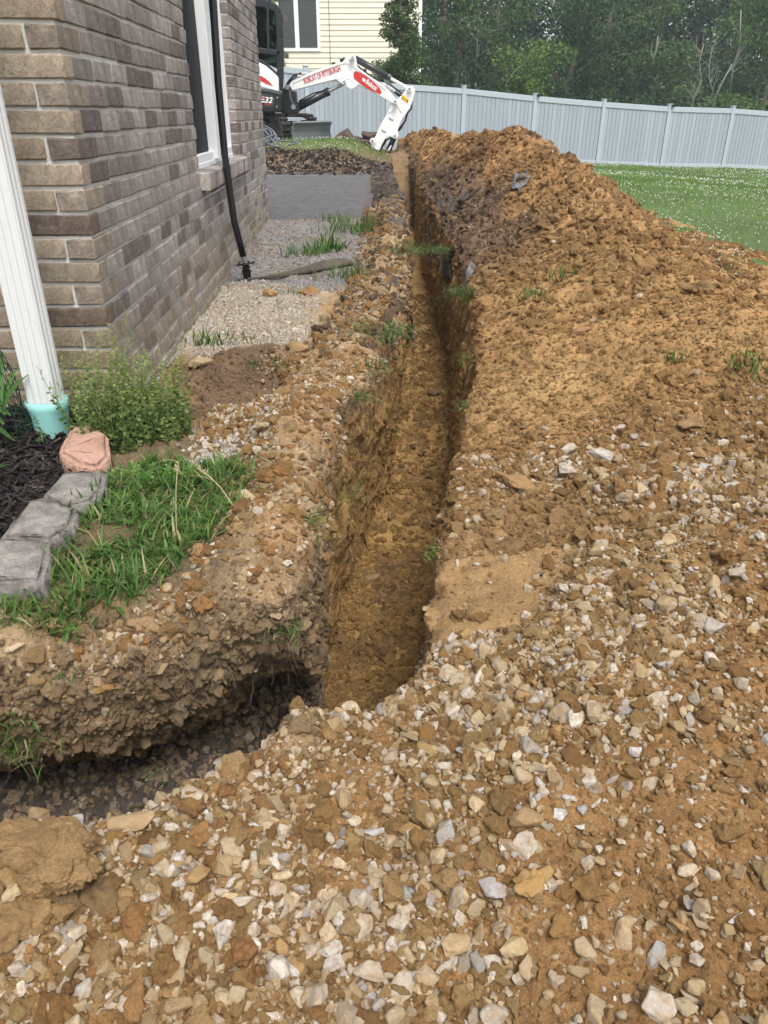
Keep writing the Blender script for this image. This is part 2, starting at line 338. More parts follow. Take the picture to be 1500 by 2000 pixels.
# colours of the ground, by what the ground is made of there
def soil_col(V, Nn):
    x, y, z = V[:, 0], V[:, 1], V[:, 2]
    xl = np.interp(y, YT, XL); xr = np.interp(y, YT, XR)
    a = fbm2(x, y, .5, 21)*.5+.5; b = vnoise(x, y, z, .12, 31)*.5+.5; d = vnoise(x, y, z, .045, 37)*.5+.5
    c = lerp(np.array([.45, .28, .12]), np.array([.39, .215, .085]), a[:, None])
    c = lerp(c, np.array([.45, .29, .13]), (b*.5)[:, None])
    def put(m, col, k=1):
        nonlocal c; c = lerp(c, np.array(col), np.clip(m*k, 0, 1)[:, None])
    farh = sst(3.6, 6.5, y)*(x > xr)
    put(farh*.65, (.34, .19, .085)); put(farh*sst(.52, .66, b)*.5, (.43, .25, .10))
    put(farh*sst(.6, .8, a)*.6, (.15, .085, .05))
    put((1-sst(1.6, 2.6, y))*(x > xl-.05), (.33, .19, .078), .85)
    put((1-sst(1.0, 1.4, y)), (.32, .18, .073), .75)
    put(hollow(x, y), (.40, .255, .12), .8)
    # dark topsoil and old fabric on the trench-side slope of the heap
    put(sst(xr-.03, xr+.02, x)*(1-sst(xr+.25, xr+.55, x+.25*(a-.5)))*sst(4.2, 5.6, y)*(1-sst(11, 14, y)), (.13, .10, .085), .75)
    # left side
    L = (x < xl+.03)*(z > -1.2)
    put(L*(y > 1.0)*1., (.40, .295, .18), .8)
    put(L*sst(.45, .7, b), (.40, .23, .10), .6)
    put(L*boxmask(x, y, -1.2, -.42, 2.3, 3.35, .12), (.17, .11, .07), .9)
    put(L*boxmask(x, y, -1.2, -.38, 3.35, 4.75, .12), (.40, .36, .30), .9)
    put(L*boxmask(x, y, -1.3, -.12, 4.75, 7.7, .1), (.22, .22, .225), .92)
    put(L*boxmask(x, y, -2.5, -.04, 7.72, 13.25, .06), (.125, .125, .132), .97)
    put(L*boxmask(x, y, -3.5, .3, 13.2, 13.9, .08), (.045, .034, .03), .95)
    put(L*sst(13.7, 14.0, y), (.12, .14, .06), .9)
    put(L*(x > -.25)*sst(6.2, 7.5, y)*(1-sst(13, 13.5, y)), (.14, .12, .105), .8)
    put(boxmask(x, y, -1.6, -.86, 1.0, 2.55, .04)*L, (.02, .016, .014), 1)
    put(boxmask(x, y, -.86, -.34, 1.34, 2.25, .08)*L, (.16, .12, .07), .9)
    # the cut faces
    inside = (z < -1.0)*(x > xl-.4)*(y > 1.2)*(x < xr+.1)
    put((x < xr+.05)*(x > xl-.12)*(y > 1.7)*(1-sst(-1.1, -.97, z)), (.46, .285, .11), .92)
    put((x < xr+.05)*(z < -.9)*(y > 1.7)*(y < 6)*(1-sst(-1.12, -1.0, -np.abs(z+1.0)-1.0+0*z))*0, (.2, .13, .08))
    put((x < xr+.05)*(z < -.97)*(y > 1.5)*sst(.55, .75, b)*.5, (.36, .22, .10))
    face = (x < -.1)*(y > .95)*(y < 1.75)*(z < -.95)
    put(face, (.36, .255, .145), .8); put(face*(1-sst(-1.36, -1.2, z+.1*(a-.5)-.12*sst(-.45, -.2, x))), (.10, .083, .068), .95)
    put((y > 13.2)*(x < xr+.1)*(z < -.6), (.19, .13, .075), .85)
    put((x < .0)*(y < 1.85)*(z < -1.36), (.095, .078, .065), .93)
    put((y > 1.9)*(z < -1.6)*sst(.5, .7, b)*(x < xr), (.34, .21, .10), .4)
    top = (Nn[:, 2] > .5)*sst(.55, .7, d)*(1-farh)*(y < 7)
    c *= (1+.22*(d-.5))[:, None]
    return c
def ground(name, box, h, sub, label=None, hole=None):
    V, F = nets(*box, h, hole)
    if sub:
        V, F = subdiv(V, F); Nn = normals(V, F)
        x, y, z = V[:, 0], V[:, 1], V[:, 2]
        fl = 1-.75*np.maximum(boxmask(x, y, -3, -.1, 7.7, 13.2, .1), hollow(x, y))
        s = h/.012
        dd = (.0045*vnoise(x, y, z, .026*s, 41)+.0035*(np.abs(vnoise(x, y, z, .016*s, 43))*2-.7)+.003*np.abs(vnoise(x, y, z, .05*s, 47)))*fl*min(s, 2)
        V = V+Nn*dd[:, None]
    Nn = normals(V, F)
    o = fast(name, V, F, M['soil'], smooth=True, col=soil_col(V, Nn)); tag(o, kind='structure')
    return o, V, F, Nn
import time; T0 = time.time()
def _t(*a): pass
g1 = ground('ground', (-1.6, 2.0, .3, 3.2, -2.02, -.5), .0125, True)
g2 = ground('ground', (-1.35, 3.3, 3.17, 8.6, -2.0, .02), .022, True)
g3 = ground('ground', (-3.2, 3.4, 8.55, 19.2, -1.9, .05), .045, True)
g4 = ground('ground', (-2.4, 3.4, -1.6, 3.24, -2.1, -.4), .06, False, hole=(-1.58, 1.98, .31, 3.19))
_t('terrain', time.time()-T0)
def mkbvh(g): V, F = g[1], g[2]; return BVHTree.FromPolygons([tuple(v) for v in V[:, :].tolist()], F.tolist())
# coarse trees for placing things
BV = []
for g in (g1, g2, g3):
    BV.append(mkbvh(g))
_t('bvh', time.time()-T0)
def lawn_hit(p): return float(lawn_z(np.array([p.x]), np.array([p.y]))[0])
def hit(u, v):
    d = ray(u, v).normalized(); best = None
    for b in BV:
        h = b.ray_cast(Vector((0, 0, 0)), d)
        if h[0] is not None and (best is None or h[3] < best[3]): best = h
    return best
def gz(x, y, top=0.3):
    for b in BV:
        h = b.ray_cast(Vector((x, y, top)), Vector((0, 0, -1)))
        if h[0] is not None: return h[0].z
    return float(lawn_z(np.array([x]), np.array([y]))[0])
# ------------------------------------------------------------ lawn
xs = np.concatenate([np.arange(-30, -4, 2.), np.arange(-4, 16, .25), np.arange(16, 60, 3.)]); ys = np.concatenate([np.arange(-12, 0, 1.), np.arange(0, 32, .25), np.arange(32, 120, 4.)])
X, Y = np.meshgrid(xs, ys, indexing='ij'); Zl = lawn_z(X, Y)-.0
Zl = np.where(Y < 13.5, np.where(X < .5, -1.02, Zl), Zl); Zl = Zl+sst(34, 60, Y)*1.5
V = np.stack([X.ravel(), Y.ravel(), Zl.ravel()], 1); nyy = len(ys)
I, J = np.meshgrid(np.arange(len(xs)-1), np.arange(nyy-1), indexing='ij'); I = I.ravel(); J = J.ravel()
F = np.stack([I*nyy+J, (I+1)*nyy+J, (I+1)*nyy+J+1, I*nyy+J+1], 1); cc = V[F].mean(1)
F = F[~((cc[:, 0] > -3.1) & (cc[:, 0] < 3.0) & (cc[:, 1] > -1.4) & (cc[:, 1] < 18.9))]
m, nt, b = newmat('lawn'); n1 = noise(nt, 1.2, 5, .7); n2_ = noise(nt, 30, 4, .7)
c = mixc(nt, ramp(nt, n1, [(.3, (.08, .135, .032)), (.7, (.13, .20, .05))]), ramp(nt, n2_, [(.3, G3(.6)), (.7, G3(1.35))]), 1, 'MULTIPLY')
nt.links.new(c, b.inputs['Base Color']); b.inputs['Roughness'].default_value = .8; bump(nt, b, noise(nt, 60, 5, .8), .03)
lawn = tag(fast('lawn', V, F, m, smooth=True), kind='structure')
#__PART2__
# ------------------------------------------------------------ stones: shapes
def rock_mesh(name, seed, pts=15, sc=(1, .8, .6), detail=1, bev=.1, rough=.05):
    r = random.Random(seed); bm = bmesh.new()
    for i in range(pts):
        v = Vector((r.gauss(0, 1), r.gauss(0, 1), r.gauss(0, 1))).normalized()*r.uniform(.8, 1.0)
        bm.verts.new((v.x*sc[0], v.y*sc[1], v.z*sc[2]))
    h = bmesh.ops.convex_hull(bm, input=bm.verts)
    junk = [v for v in bm.verts if not v.link_faces]
    for v in junk: bm.verts.remove(v)
    bmesh.ops.dissolve_limit(bm, angle_limit=R(14), verts=bm.verts, edges=bm.edges)
    if bev: bmesh.ops.bevel(bm, geom=list(bm.edges), offset=bev, segments=1, affect='EDGES', clamp_overlap=True)
    bmesh.ops.triangulate(bm, faces=bm.faces)
    for _ in range(detail): bmesh.ops.subdivide_edges(bm, edges=bm.edges, cuts=1, use_grid_fill=True)
    if detail:
        V = np.array([v.co[:] for v in bm.verts]); n = vnoise(V[:, 0], V[:, 1], V[:, 2], .45, seed)+.5*vnoise(V[:, 0], V[:, 1], V[:, 2], .2, seed+3)
        if detail > 3: n = n+.32*(np.abs(vnoise(V[:, 0], V[:, 1], V[:, 2], .22, seed+5))*2-.6)+.17*(np.abs(vnoise(V[:, 0], V[:, 1], V[:, 2], .09, seed+7))*2-.6)+.07*vnoise(V[:, 0], V[:, 1], V[:, 2], .025, seed+9)
        for v, k in zip(bm.verts, n): v.co *= 1+rough*float(k)*1.4
        for f in bm.faces: f.smooth = detail > 1
    me = bpy.data.meshes.new(name); bm.to_mesh(me); bm.free(); return me
def stone_mat(name, inst):
    m, nt, b = newmat(name)
    if inst: src = N(nt, 'ShaderNodeAttribute', attribute_name='col', attribute_type='INSTANCER').outputs['Color']
    else: src = N(nt, 'ShaderNodeObjectInfo').outputs['Color']
    n1 = noise(nt, 2.2, 6, .7); n2_ = noise(nt, 9, 5, .75)
    c = mixc(nt, src, ramp(nt, n2_, [(.3, G3(.68)), (.7, G3(1.2))]), 1, 'MULTIPLY')
    c = mixc(nt, c, (.36, .235, .11), ramp(nt, n1, [(.42, G3(.03)), (.64, G3(.75))]))      # clay stuck to the stone
    nt.links.new(c, b.inputs['Base Color']); b.inputs['Roughness'].default_value = .85; b.inputs['Specular IOR Level'].default_value = .3
    bump(nt, b, noise(nt, 5, 8, .75), .25, .5 if True else 1)
    return m
M['stone_i'] = stone_mat('stone_scatter', True); M['stone_o'] = stone_mat('stone', False)
ROCK = []
for k in range(14):
    r = random.Random(k+50)
    me = rock_mesh('stone', k+1, r.choice((11, 13, 16, 20)), (1, r.uniform(.6, .95), r.uniform(.45, .8)), 1, .045, .09)
    ROCK.append(me)
CLOD = [rock_mesh('clod', 200+k, 26, (1, .9, .75), 2, .12, .30) for k in range(6)]
def lib(name, meshes, mat):
    col = bpy.data.collections.new(name)
    for k, me in enumerate(meshes):
        me2 = me.copy(); me2.materials.clear(); me2.materials.append(mat)
        col.objects.link(bpy.data.objects.new('source', me2))
    return col
LROCK = lib('rocks', ROCK, M['stone_i'])
m, nt, b = newmat('clod_scatter')
src = N(nt, 'ShaderNodeAttribute', attribute_name='col', attribute_type='INSTANCER').outputs['Color']
cc_ = mixc(nt, src, ramp(nt, noise(nt, 6, 6, .75), [(.3, G3(.65)), (.7, G3(1.3))]), 1, 'MULTIPLY')
nt.links.new(cc_, b.inputs['Base Color']); b.inputs['Roughness'].default_value = .95; b.inputs['Specular IOR Level'].default_value = .15
bump(nt, b, noise(nt, 7, 7, .8), .35, .7); M['clod_i'] = m
LCLOD = lib('clods', CLOD, m)
m, nt, b = newmat('clay_clod'); src = N(nt, 'ShaderNodeObjectInfo').outputs['Color']
c = mixc(nt, mixc(nt, src, ramp(nt, noise(nt, 2.5, 7, .7), [(.3, G3(.7)), (.7, G3(1.2))]), 1, 'MULTIPLY'), ramp(nt, noise(nt, 22, 4, .75), [(.3, G3(.7)), (.7, G3(1.3))]), .8, 'MULTIPLY')
nt.links.new(c, b.inputs['Base Color']); b.inputs['Roughness'].default_value = .97; b.inputs['Specular IOR Level'].default_value = .1; bump(nt, b, noise(nt, 8, 8, .8), .2, .8); bump(nt, b, noise(nt, 35, 5, .8), .06, .8); M['bigclod'] = m
M['clod_o'] = simple('clod', (.38, .22, .09), .95, var=.4, scale=30, bmp=.006, bscale=120)
def scatter(name, P, rot, scl, col, library, nvar, label=None, idx=None):
    n = len(P); me = bpy.data.meshes.new(name); me.vertices.add(n); me.vertices.foreach_set('co', np.asarray(P, np.float32).ravel())
    for nm, ty, arr, key in (('rot', 'FLOAT_VECTOR', rot, 'vector'), ('scl', 'FLOAT_VECTOR', scl, 'vector')):
        a = me.attributes.new(nm, ty, 'POINT'); a.data.foreach_set(key, np.asarray(arr, np.float32).ravel())
    a = me.attributes.new('col', 'FLOAT_COLOR', 'POINT'); c4 = np.ones((n, 4), np.float32); c4[:, :3] = col; a.data.foreach_set('color', c4.ravel())
    a = me.attributes.new('idx', 'INT', 'POINT'); a.data.foreach_set('value', (rng.integers(0, nvar, n) if idx is None else idx).astype(np.int32))
    o = bpy.data.objects.new(name, me); C.objects.link(o)
    ng = bpy.data.node_groups.new(name, 'GeometryNodeTree')
    ng.interface.new_socket('Geometry', in_out='INPUT', socket_type='NodeSocketGeometry'); ng.interface.new_socket('Geometry', in_out='OUTPUT', socket_type='NodeSocketGeometry')
    gi = ng.nodes.new('NodeGroupInput'); go = ng.nodes.new('NodeGroupOutput'); ci = ng.nodes.new('GeometryNodeCollectionInfo')
    ci.inputs['Collection'].default_value = library; ci.inputs['Separate Children'].default_value = True; ci.inputs['Reset Children'].default_value = True
    ip = ng.nodes.new('GeometryNodeInstanceOnPoints'); ip.inputs['Pick Instance'].default_value = True
    def attr(nm, ty): a = ng.nodes.new('GeometryNodeInputNamedAttribute'); a.data_type = ty; a.inputs['Name'].default_value = nm; return a.outputs['Attribute']
    e = ng.nodes.new('FunctionNodeEulerToRotation'); L = ng.links.new
    L(attr('rot', 'FLOAT_VECTOR'), e.inputs[0]); L(e.outputs[0], ip.inputs['Rotation']); L(attr('scl', 'FLOAT_VECTOR'), ip.inputs['Scale'])
    L(attr('idx', 'INT'), ip.inputs['Instance Index']); L(gi.outputs[0], ip.inputs['Points']); L(ci.outputs[0], ip.inputs['Instance']); L(ip.outputs[0], go.inputs[0])
    md = o.modifiers.new('scatter', 'NODES'); md.node_group = ng
    return tag(o, kind='stuff')
def sample(g, n, dens, mult=3):
    V, F, Nn = g[1], g[2], g[3]; c = V[F].mean(1); nn = Nn[F[:, 0]]
    ar = np.linalg.norm(np.cross(V[F[:, 2]]-V[F[:, 0]], V[F[:, 3]]-V[F[:, 1]]), axis=1)/2
    w = ar*np.clip(dens(c[:, 0], c[:, 1], c[:, 2], nn), 0, None)
    if w.sum() <= 0: return np.zeros((0, 3)), np.zeros((0, 3))
    i = rng.choice(len(F), n, p=w/w.sum()); u = rng.random((n, 2))
    Q = V[F[i]]; P = (Q[:, 0]*((1-u[:, :1])*(1-u[:, 1:]))+Q[:, 1]*(u[:, :1]*(1-u[:, 1:]))+Q[:, 2]*(u[:, :1]*u[:, 1:])+Q[:, 3]*((1-u[:, :1])*u[:, 1:]))
    return P, nn[i]
def infr(x, y, z, pad=.08):      # is a place in the picture, near enough
    zc = y*math.cos(TH)-z*math.sin(TH); up = (y*math.sin(TH)+z*math.cos(TH))/np.maximum(zc, .05)
    return ((np.abs(x/np.maximum(zc, .05)) < .514+pad) & (np.abs(up) < .685+pad)).astype(float)
def pal(n, cols, w, jit=.12):
    c = np.array(cols)[rng.choice(len(cols), n, p=np.array(w)/sum(w))]; return np.clip(c*(1+jit*rng.standard_normal((n, 1)))*(1+.03*rng.standard_normal((n, 1))*np.array([[1, .1, -1]])), .01, .9)
ST = [(.62, .57, .50), (.50, .43, .34), (.44, .35, .23), (.38, .28, .16), (.38, .37, .36), (.38, .24, .10), (.54, .43, .27)]
SW = [.17, .24, .23, .17, .06, .06, .07]
def gravel_zone(x, y, z, n):
    xr = np.interp(y, YT, XR)
    right = (x > xr-.03)*(1-sst(1.75, 2.35, y+.45*(.9-x)*0-.25*(x-.6)))*(x > .0)
    right = right*(1-.93*hollow(x, y))
    front = (y < ynear(x)+.05)*1.
    clump = .22+1.0*sst(-.3, .4, fbm2(x, y, .32, 51))
    return np.maximum(right, front)*clump*infr(x, y, z)*(n[:, 2] > .2)*(z > -1.25)
def size_draw(n, med, sig, lo, hi): return np.clip(med*np.exp(sig*rng.standard_normal(n)), lo, hi)
def layer(name, g, n, dens, med, sig, lo, hi, library, nvar, cols, w, sink=.25, flat=True, jit=.12):
    P, nn = sample(g, n, dens)
    if not len(P): return None
    s = size_draw(n, med, sig, lo, hi)/2
    rot = np.stack([rng.normal(0, .5, n), rng.normal(0, .5, n), rng.uniform(0, 6.28, n)], 1) if flat else rng.uniform(0, 6.28, (n, 3))
    P = P+nn*(s*(.45-sink))[:, None]
    scl = s[:, None]*np.stack([np.ones(n), rng.uniform(.7, 1.1, n), rng.uniform(.75, 1.2, n)], 1)
    cl_ = pal(n, cols, w, jit) if cols is not None else np.clip(soil_col(P, nn)*(1+.16*rng.standard_normal((n, 1))), .01, .8)
    if cols is None: k = rng.random(n) < w; cl_[k] = cl_[k]*.5+.5*pal(int(k.sum()), CL, CW)
    return scatter(name, P, rot, scl, cl_, library, nvar)
CL = [(.42, .25, .10), (.37, .20, .08), (.44, .30, .15), (.30, .17, .08)]; CW = [.35, .3, .2, .15]
# big and middling stones on the near heap: the 280 largest are objects of their own
nS = 8000
P, nn = sample(g1, nS, gravel_zone); sz = size_draw(nS, .0180, .48, .008, .060)/2
rot = np.stack([rng.normal(0, .7, nS), rng.normal(0, .7, nS), rng.uniform(0, 6.28, nS)], 1)
scl = sz[:, None]*np.stack([np.ones(nS), rng.uniform(.7, 1.05, nS), rng.uniform(.75, 1.2, nS)], 1)
P = P+nn*(sz*.22)[:, None]; cl = pal(nS, ST, SW); order = np.argsort(-sz/np.linalg.norm(P, axis=1)); top = order[:235]; rest = order[235:]
ROCKO = []
for me in ROCK:
    m2 = me.copy(); m2.materials.clear(); m2.materials.append(M['stone_o']); m2.name = 'stone'; ROCKO.append(m2)
def place_stone(name, me, p, r, s, c, label, cat, group=None):
    o = bpy.data.objects.new(name, me); C.objects.link(o); o.location = p; o.rotation_euler = r; o.scale = s; o.color = (*c, 1)
    return tag(o, label, cat, group)
HN = [('the broad flat slab at the trench lip', 885, 1322), ('the upper grey rock cluster', 1140, 900), ('the blue grey pointed stone', 730, 1626), ('the flat slab by the side trench', 262, 1615), ('the grey stone with the yellow face', 960, 1735), ('the square brown block', 1032, 1598), ('the long brown boulder', 1335, 1425), ('the large elongated tan stone', 900, 1848), ('the smooth cream stone at the bottom', 600, 1950), ('the pale splinter in the lower left', 465, 1765), ('the bare earth hollow', 1000, 1150), ('the white double lobed stone', 1450, 1790), ('the rough stone at the right edge', 1440, 1120), ('the oval stone on the side trench lip', 420, 1490), ('the upright white stone right of centre', 1240, 1470), ('the bottom right corner', 1450, 1990), ('the bottom left corner', 60, 1980)]
used_labels = set()
def stone_label(p, c, sz_, sq):
    zc = p[1]*math.cos(TH)-p[2]*math.sin(TH); u = 750+FOC*p[0]/zc; v = 1000-FOC*(p[1]*math.sin(TH)+p[2]*math.cos(TH))/zc
    lum = sum(c)/3; sat = (c[0]-c[2])/max(c[0], .01)
    col = 'orange brown' if sat > .62 else 'brown' if lum < .24 else 'tan' if sat > .36 and lum < .4 else 'buff' if sat > .3 else 'pale' if lum > .48 else 'grey'
    size = 'small' if sz_ < .030 else 'middling' if sz_ < .042 else 'large'
    for h in sorted(HN, key=lambda h: (h[1]-u)**2+(h[2]-v)**2):
        du, dv = u-h[1], v-h[2]; hor = 'right of' if du > 0 else 'left of'; ver = 'below' if dv > 0 else 'above'
        where = ver if abs(dv) > 2.2*abs(du) else hor if abs(du) > 2.2*abs(dv) else ('lower ' if dv > 0 else 'upper ')+hor
        dd = math.hypot(du, dv); far = 'just' if dd < 70 else 'a little' if dd < 150 else 'well'
        l = f'{size} {col} stone {far} {where} {h[0]}'
        if l not in used_labels and len(l.split()) < 17: used_labels.add(l); return l
    l = l.replace(' stone ', ' slab ' if sq[2] < .8*sq[0] else ' lump ', 1); l = l.replace('a little ', '').replace('well ', '') if len(l.split()) > 16 else l; used_labels.add(l); return l
for i in top:
    place_stone('stone', ROCKO[int(rng.integers(0, len(ROCKO)))], P[i], rot[i], scl[i], cl[i],
                stone_label(P[i], cl[i], sz[i]*2, scl[i]), 'stone', 'loose limestone lumps on the near spoil heap')
scatter('gravel', P[rest], rot[rest], scl[rest], cl[rest], LROCK, 14)
layer('gravel', g1, 15000, gravel_zone, .0095, .35, .004, .016, LROCK, 14, ST, [.05, .12, .30, .35, .03, .11, .04])
layer('clods', g1, 8500, gravel_zone, .013, .55, .005, .055, LCLOD, 6, [(.39, .245, .105), (.34, .20, .08), (.43, .29, .14), (.30, .17, .07)], CW, .3)
def near_soil(x, y, z, n):
    xl = np.interp(y, YT, XL); xr = np.interp(y, YT, XR)
    d = (x > xr-.05)*1.0+(x < xl+.05)*(z > -1.2)*(1-boxmask(x, y, -1.6, -.86, .9, 2.4, .05))*(1-.9*boxmask(x, y, -.86, -.40, 1.38, 2.25, .05))*.9
    d = d+.35*(z < -1.2)
    return d*infr(x, y, z)*(.5+.5*sst(-.2, .3, fbm2(x, y, .2, 61)))*(1-.75*hollow(x, y))
layer('soil_crumbs', g1, 32000, near_soil, .0060, .5, .0025, .020, LCLOD, 6, None, .35, .2)
def left_strip(x, y, z, n):
    xl = np.interp(y, YT, XL); return (x < xl+.02)*(x > xl-np.interp(y, [.9, 1.4, 2, 3], [.8, .28, .42, .5]))*(z > -1.06)*(n[:, 2] > .2)*infr(x, y, z)*(1-.9*boxmask(x, y, -.86, -.40, 1.38, 2.1, .05))*(1-.9*boxmask(x, y, -.82, -.42, 2.62, 3.1, .05))*(.3+.7*sst(-.1, .4, fbm2(x, y, .25, 71)))
layer('gravel', g1, 2600, left_strip, .014, .42, .006, .04, LROCK, 14, ST, [.18, .26, .25, .2, .05, .05, .1], .25)
layer('clods', g1, 2200, left_strip, .018, .5, .007, .055, LCLOD, 6, CL, CW, .3)
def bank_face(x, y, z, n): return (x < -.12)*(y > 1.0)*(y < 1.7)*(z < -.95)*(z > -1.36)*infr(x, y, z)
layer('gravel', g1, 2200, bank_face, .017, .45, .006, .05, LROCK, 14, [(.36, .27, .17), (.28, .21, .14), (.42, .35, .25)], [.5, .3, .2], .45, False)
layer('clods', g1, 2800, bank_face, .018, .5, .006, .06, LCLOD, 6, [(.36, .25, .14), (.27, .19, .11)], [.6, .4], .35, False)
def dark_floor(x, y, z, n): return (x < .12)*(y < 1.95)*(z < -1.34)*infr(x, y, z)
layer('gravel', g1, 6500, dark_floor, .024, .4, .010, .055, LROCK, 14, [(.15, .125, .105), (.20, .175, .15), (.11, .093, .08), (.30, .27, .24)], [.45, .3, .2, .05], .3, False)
def tfloor(x, y, z, n):
    xl = np.interp(y, YT, XL); xr = np.interp(y, YT, XR); return (x > xl-.1)*(x < xr+.12)*(z < -1.55)*(n[:, 2] > .5)*(y > 1.75)
layer('clods', g1, 4200, tfloor, .018, .5, .007, .06, LCLOD, 6, None, .1, .3)
layer('clods', g2, 3800, tfloor, .024, .5, .01, .07, LCLOD, 6, None, .1, .3)
def heap2(x, y, z, n):
    xr = np.interp(y, YT, XR); return (x > xr)*(n[:, 2] > .15)*(z > -1.1)*(.35+.65*sst(-.1, .5, fbm2(x, y, .5, 81)))/np.maximum(y, 1)**1.2*infr(x, y, z)
layer('clods', g2, 30000, heap2, .014, .6, .006, .10, LCLOD, 6, None, .25, .3)
layer('clods', g2, 900, heap2, .05, .35, .03, .13, LCLOD, 6, None, .3, .35)
layer('clods', g1, 7000, lambda x, y, z, n: heap2(x, y, z, n)*(y > 1.6), .012, .6, .005, .07, LCLOD, 6, None, .35, .3)
layer('gravel', g2, 2200, heap2, .018, .45, .008, .05, LROCK, 14, ST, [.05, .1, .3, .35, .02, .15, .03], .3)
layer('clods', g3, 18000, heap2, .028, .6, .012, .16, LCLOD, 6, None, .2, .3)
def walls(x, y, z, n):
    xl = np.interp(y, YT, XL); xr = np.interp(y, YT, XR); return (x > xl-.15)*(x < xr+.12)*(z < -.95)*(np.abs(n[:, 2]) < .6)*(y > 1.8)
layer('clods', g2, 5000, walls, .016, .55, .006, .06, LCLOD, 6, None, .1, .35, False)
layer('clods', g3, 3500, walls, .028, .5, .012, .09, LCLOD, 6, None, .1, .35, False)
def greyzone(x, y, z, n): return (x < -.12)*(x > -1.3)*(y > 4.7)*(y < 7.75)*(z > -1.2)*(.3+sst(-.2, .3, n2(x, y, .3, 91)))/y**1.2
layer('gravel', g2, 9000, greyzone, .017, .35, .008, .035, LROCK, 14, [(.27, .27, .275), (.36, .36, .365), (.17, .17, .175), (.5, .49, .47)], [.4, .3, .2, .1], .3, False)
def palezone(x, y, z, n): return (x < -.36)*(x > -1.1)*(y > 3.3)*(y < 4.85)*(z > -1.2)*(.3+sst(-.2, .3, n2(x, y, .25, 93)))
layer('gravel', g2, 4500, palezone, .017, .4, .008, .04, LROCK, 14, [(.60, .55, .48), (.47, .40, .31), (.42, .42, .42), (.68, .65, .6)], [.35, .3, .15, .2], .3, False)
def palezone1(x, y, z, n): return boxmask(x, y, -.58, -.38, 2.0, 2.7, .08)*(z > -1.2)
layer('gravel', g1, 900, palezone1, .020, .4, .009, .045, LROCK, 14, [(.60, .55, .48), (.5, .44, .33), (.42, .42, .43), (.68, .65, .6)], [.3, .3, .2, .2], .25, False)
layer('clods', g2, 2600, lambda x, y, z, n: (x < np.interp(y, YT, XL))*(x > np.interp(y, YT, XL)-.4)*(z > -1.1)*(n[:, 2] > .1), .028, .5, .01, .09, LCLOD, 6, [(.38, .22, .09), (.42, .30, .17), (.2, .14, .09)], [.4, .3, .3], .3)
layer('gravel', g2, 2600, lambda x, y, z, n: (x < np.interp(y, YT, XL))*(x > np.interp(y, YT, XL)-.35)*(z > -1.1), .02, .45, .008, .06, LROCK, 14, ST, SW, .3)
def bankdark(x, y, z, n): return (x < .25)*(y > 13.1)*(y < 14.0)*(x > -3.2)
layer('clods', g3, 6000, bankdark, .026, .55, .012, .12, LCLOD, 6, [(.06, .045, .038), (.10, .075, .06), (.2, .17, .14)], [.5, .3, .2], .3)
layer('gravel', g3, 1500, lambda x, y, z, n: bankdark(x, y, z, n)*(z < -.7), .03, .4, .015, .06, LROCK, 14, [(.45, .43, .4), (.25, .24, .23)], [.5, .5], .3)
layer('clods', g3, 1800, lambda x, y, z, n: (x < np.interp(y, YT, XL))*(x > np.interp(y, YT, XL)-.3)*(y < 13.5)*(z > -1), .04, .5, .02, .12, LCLOD, 6, [(.14, .12, .10), (.22, .18, .14)], [.6, .4], .3)
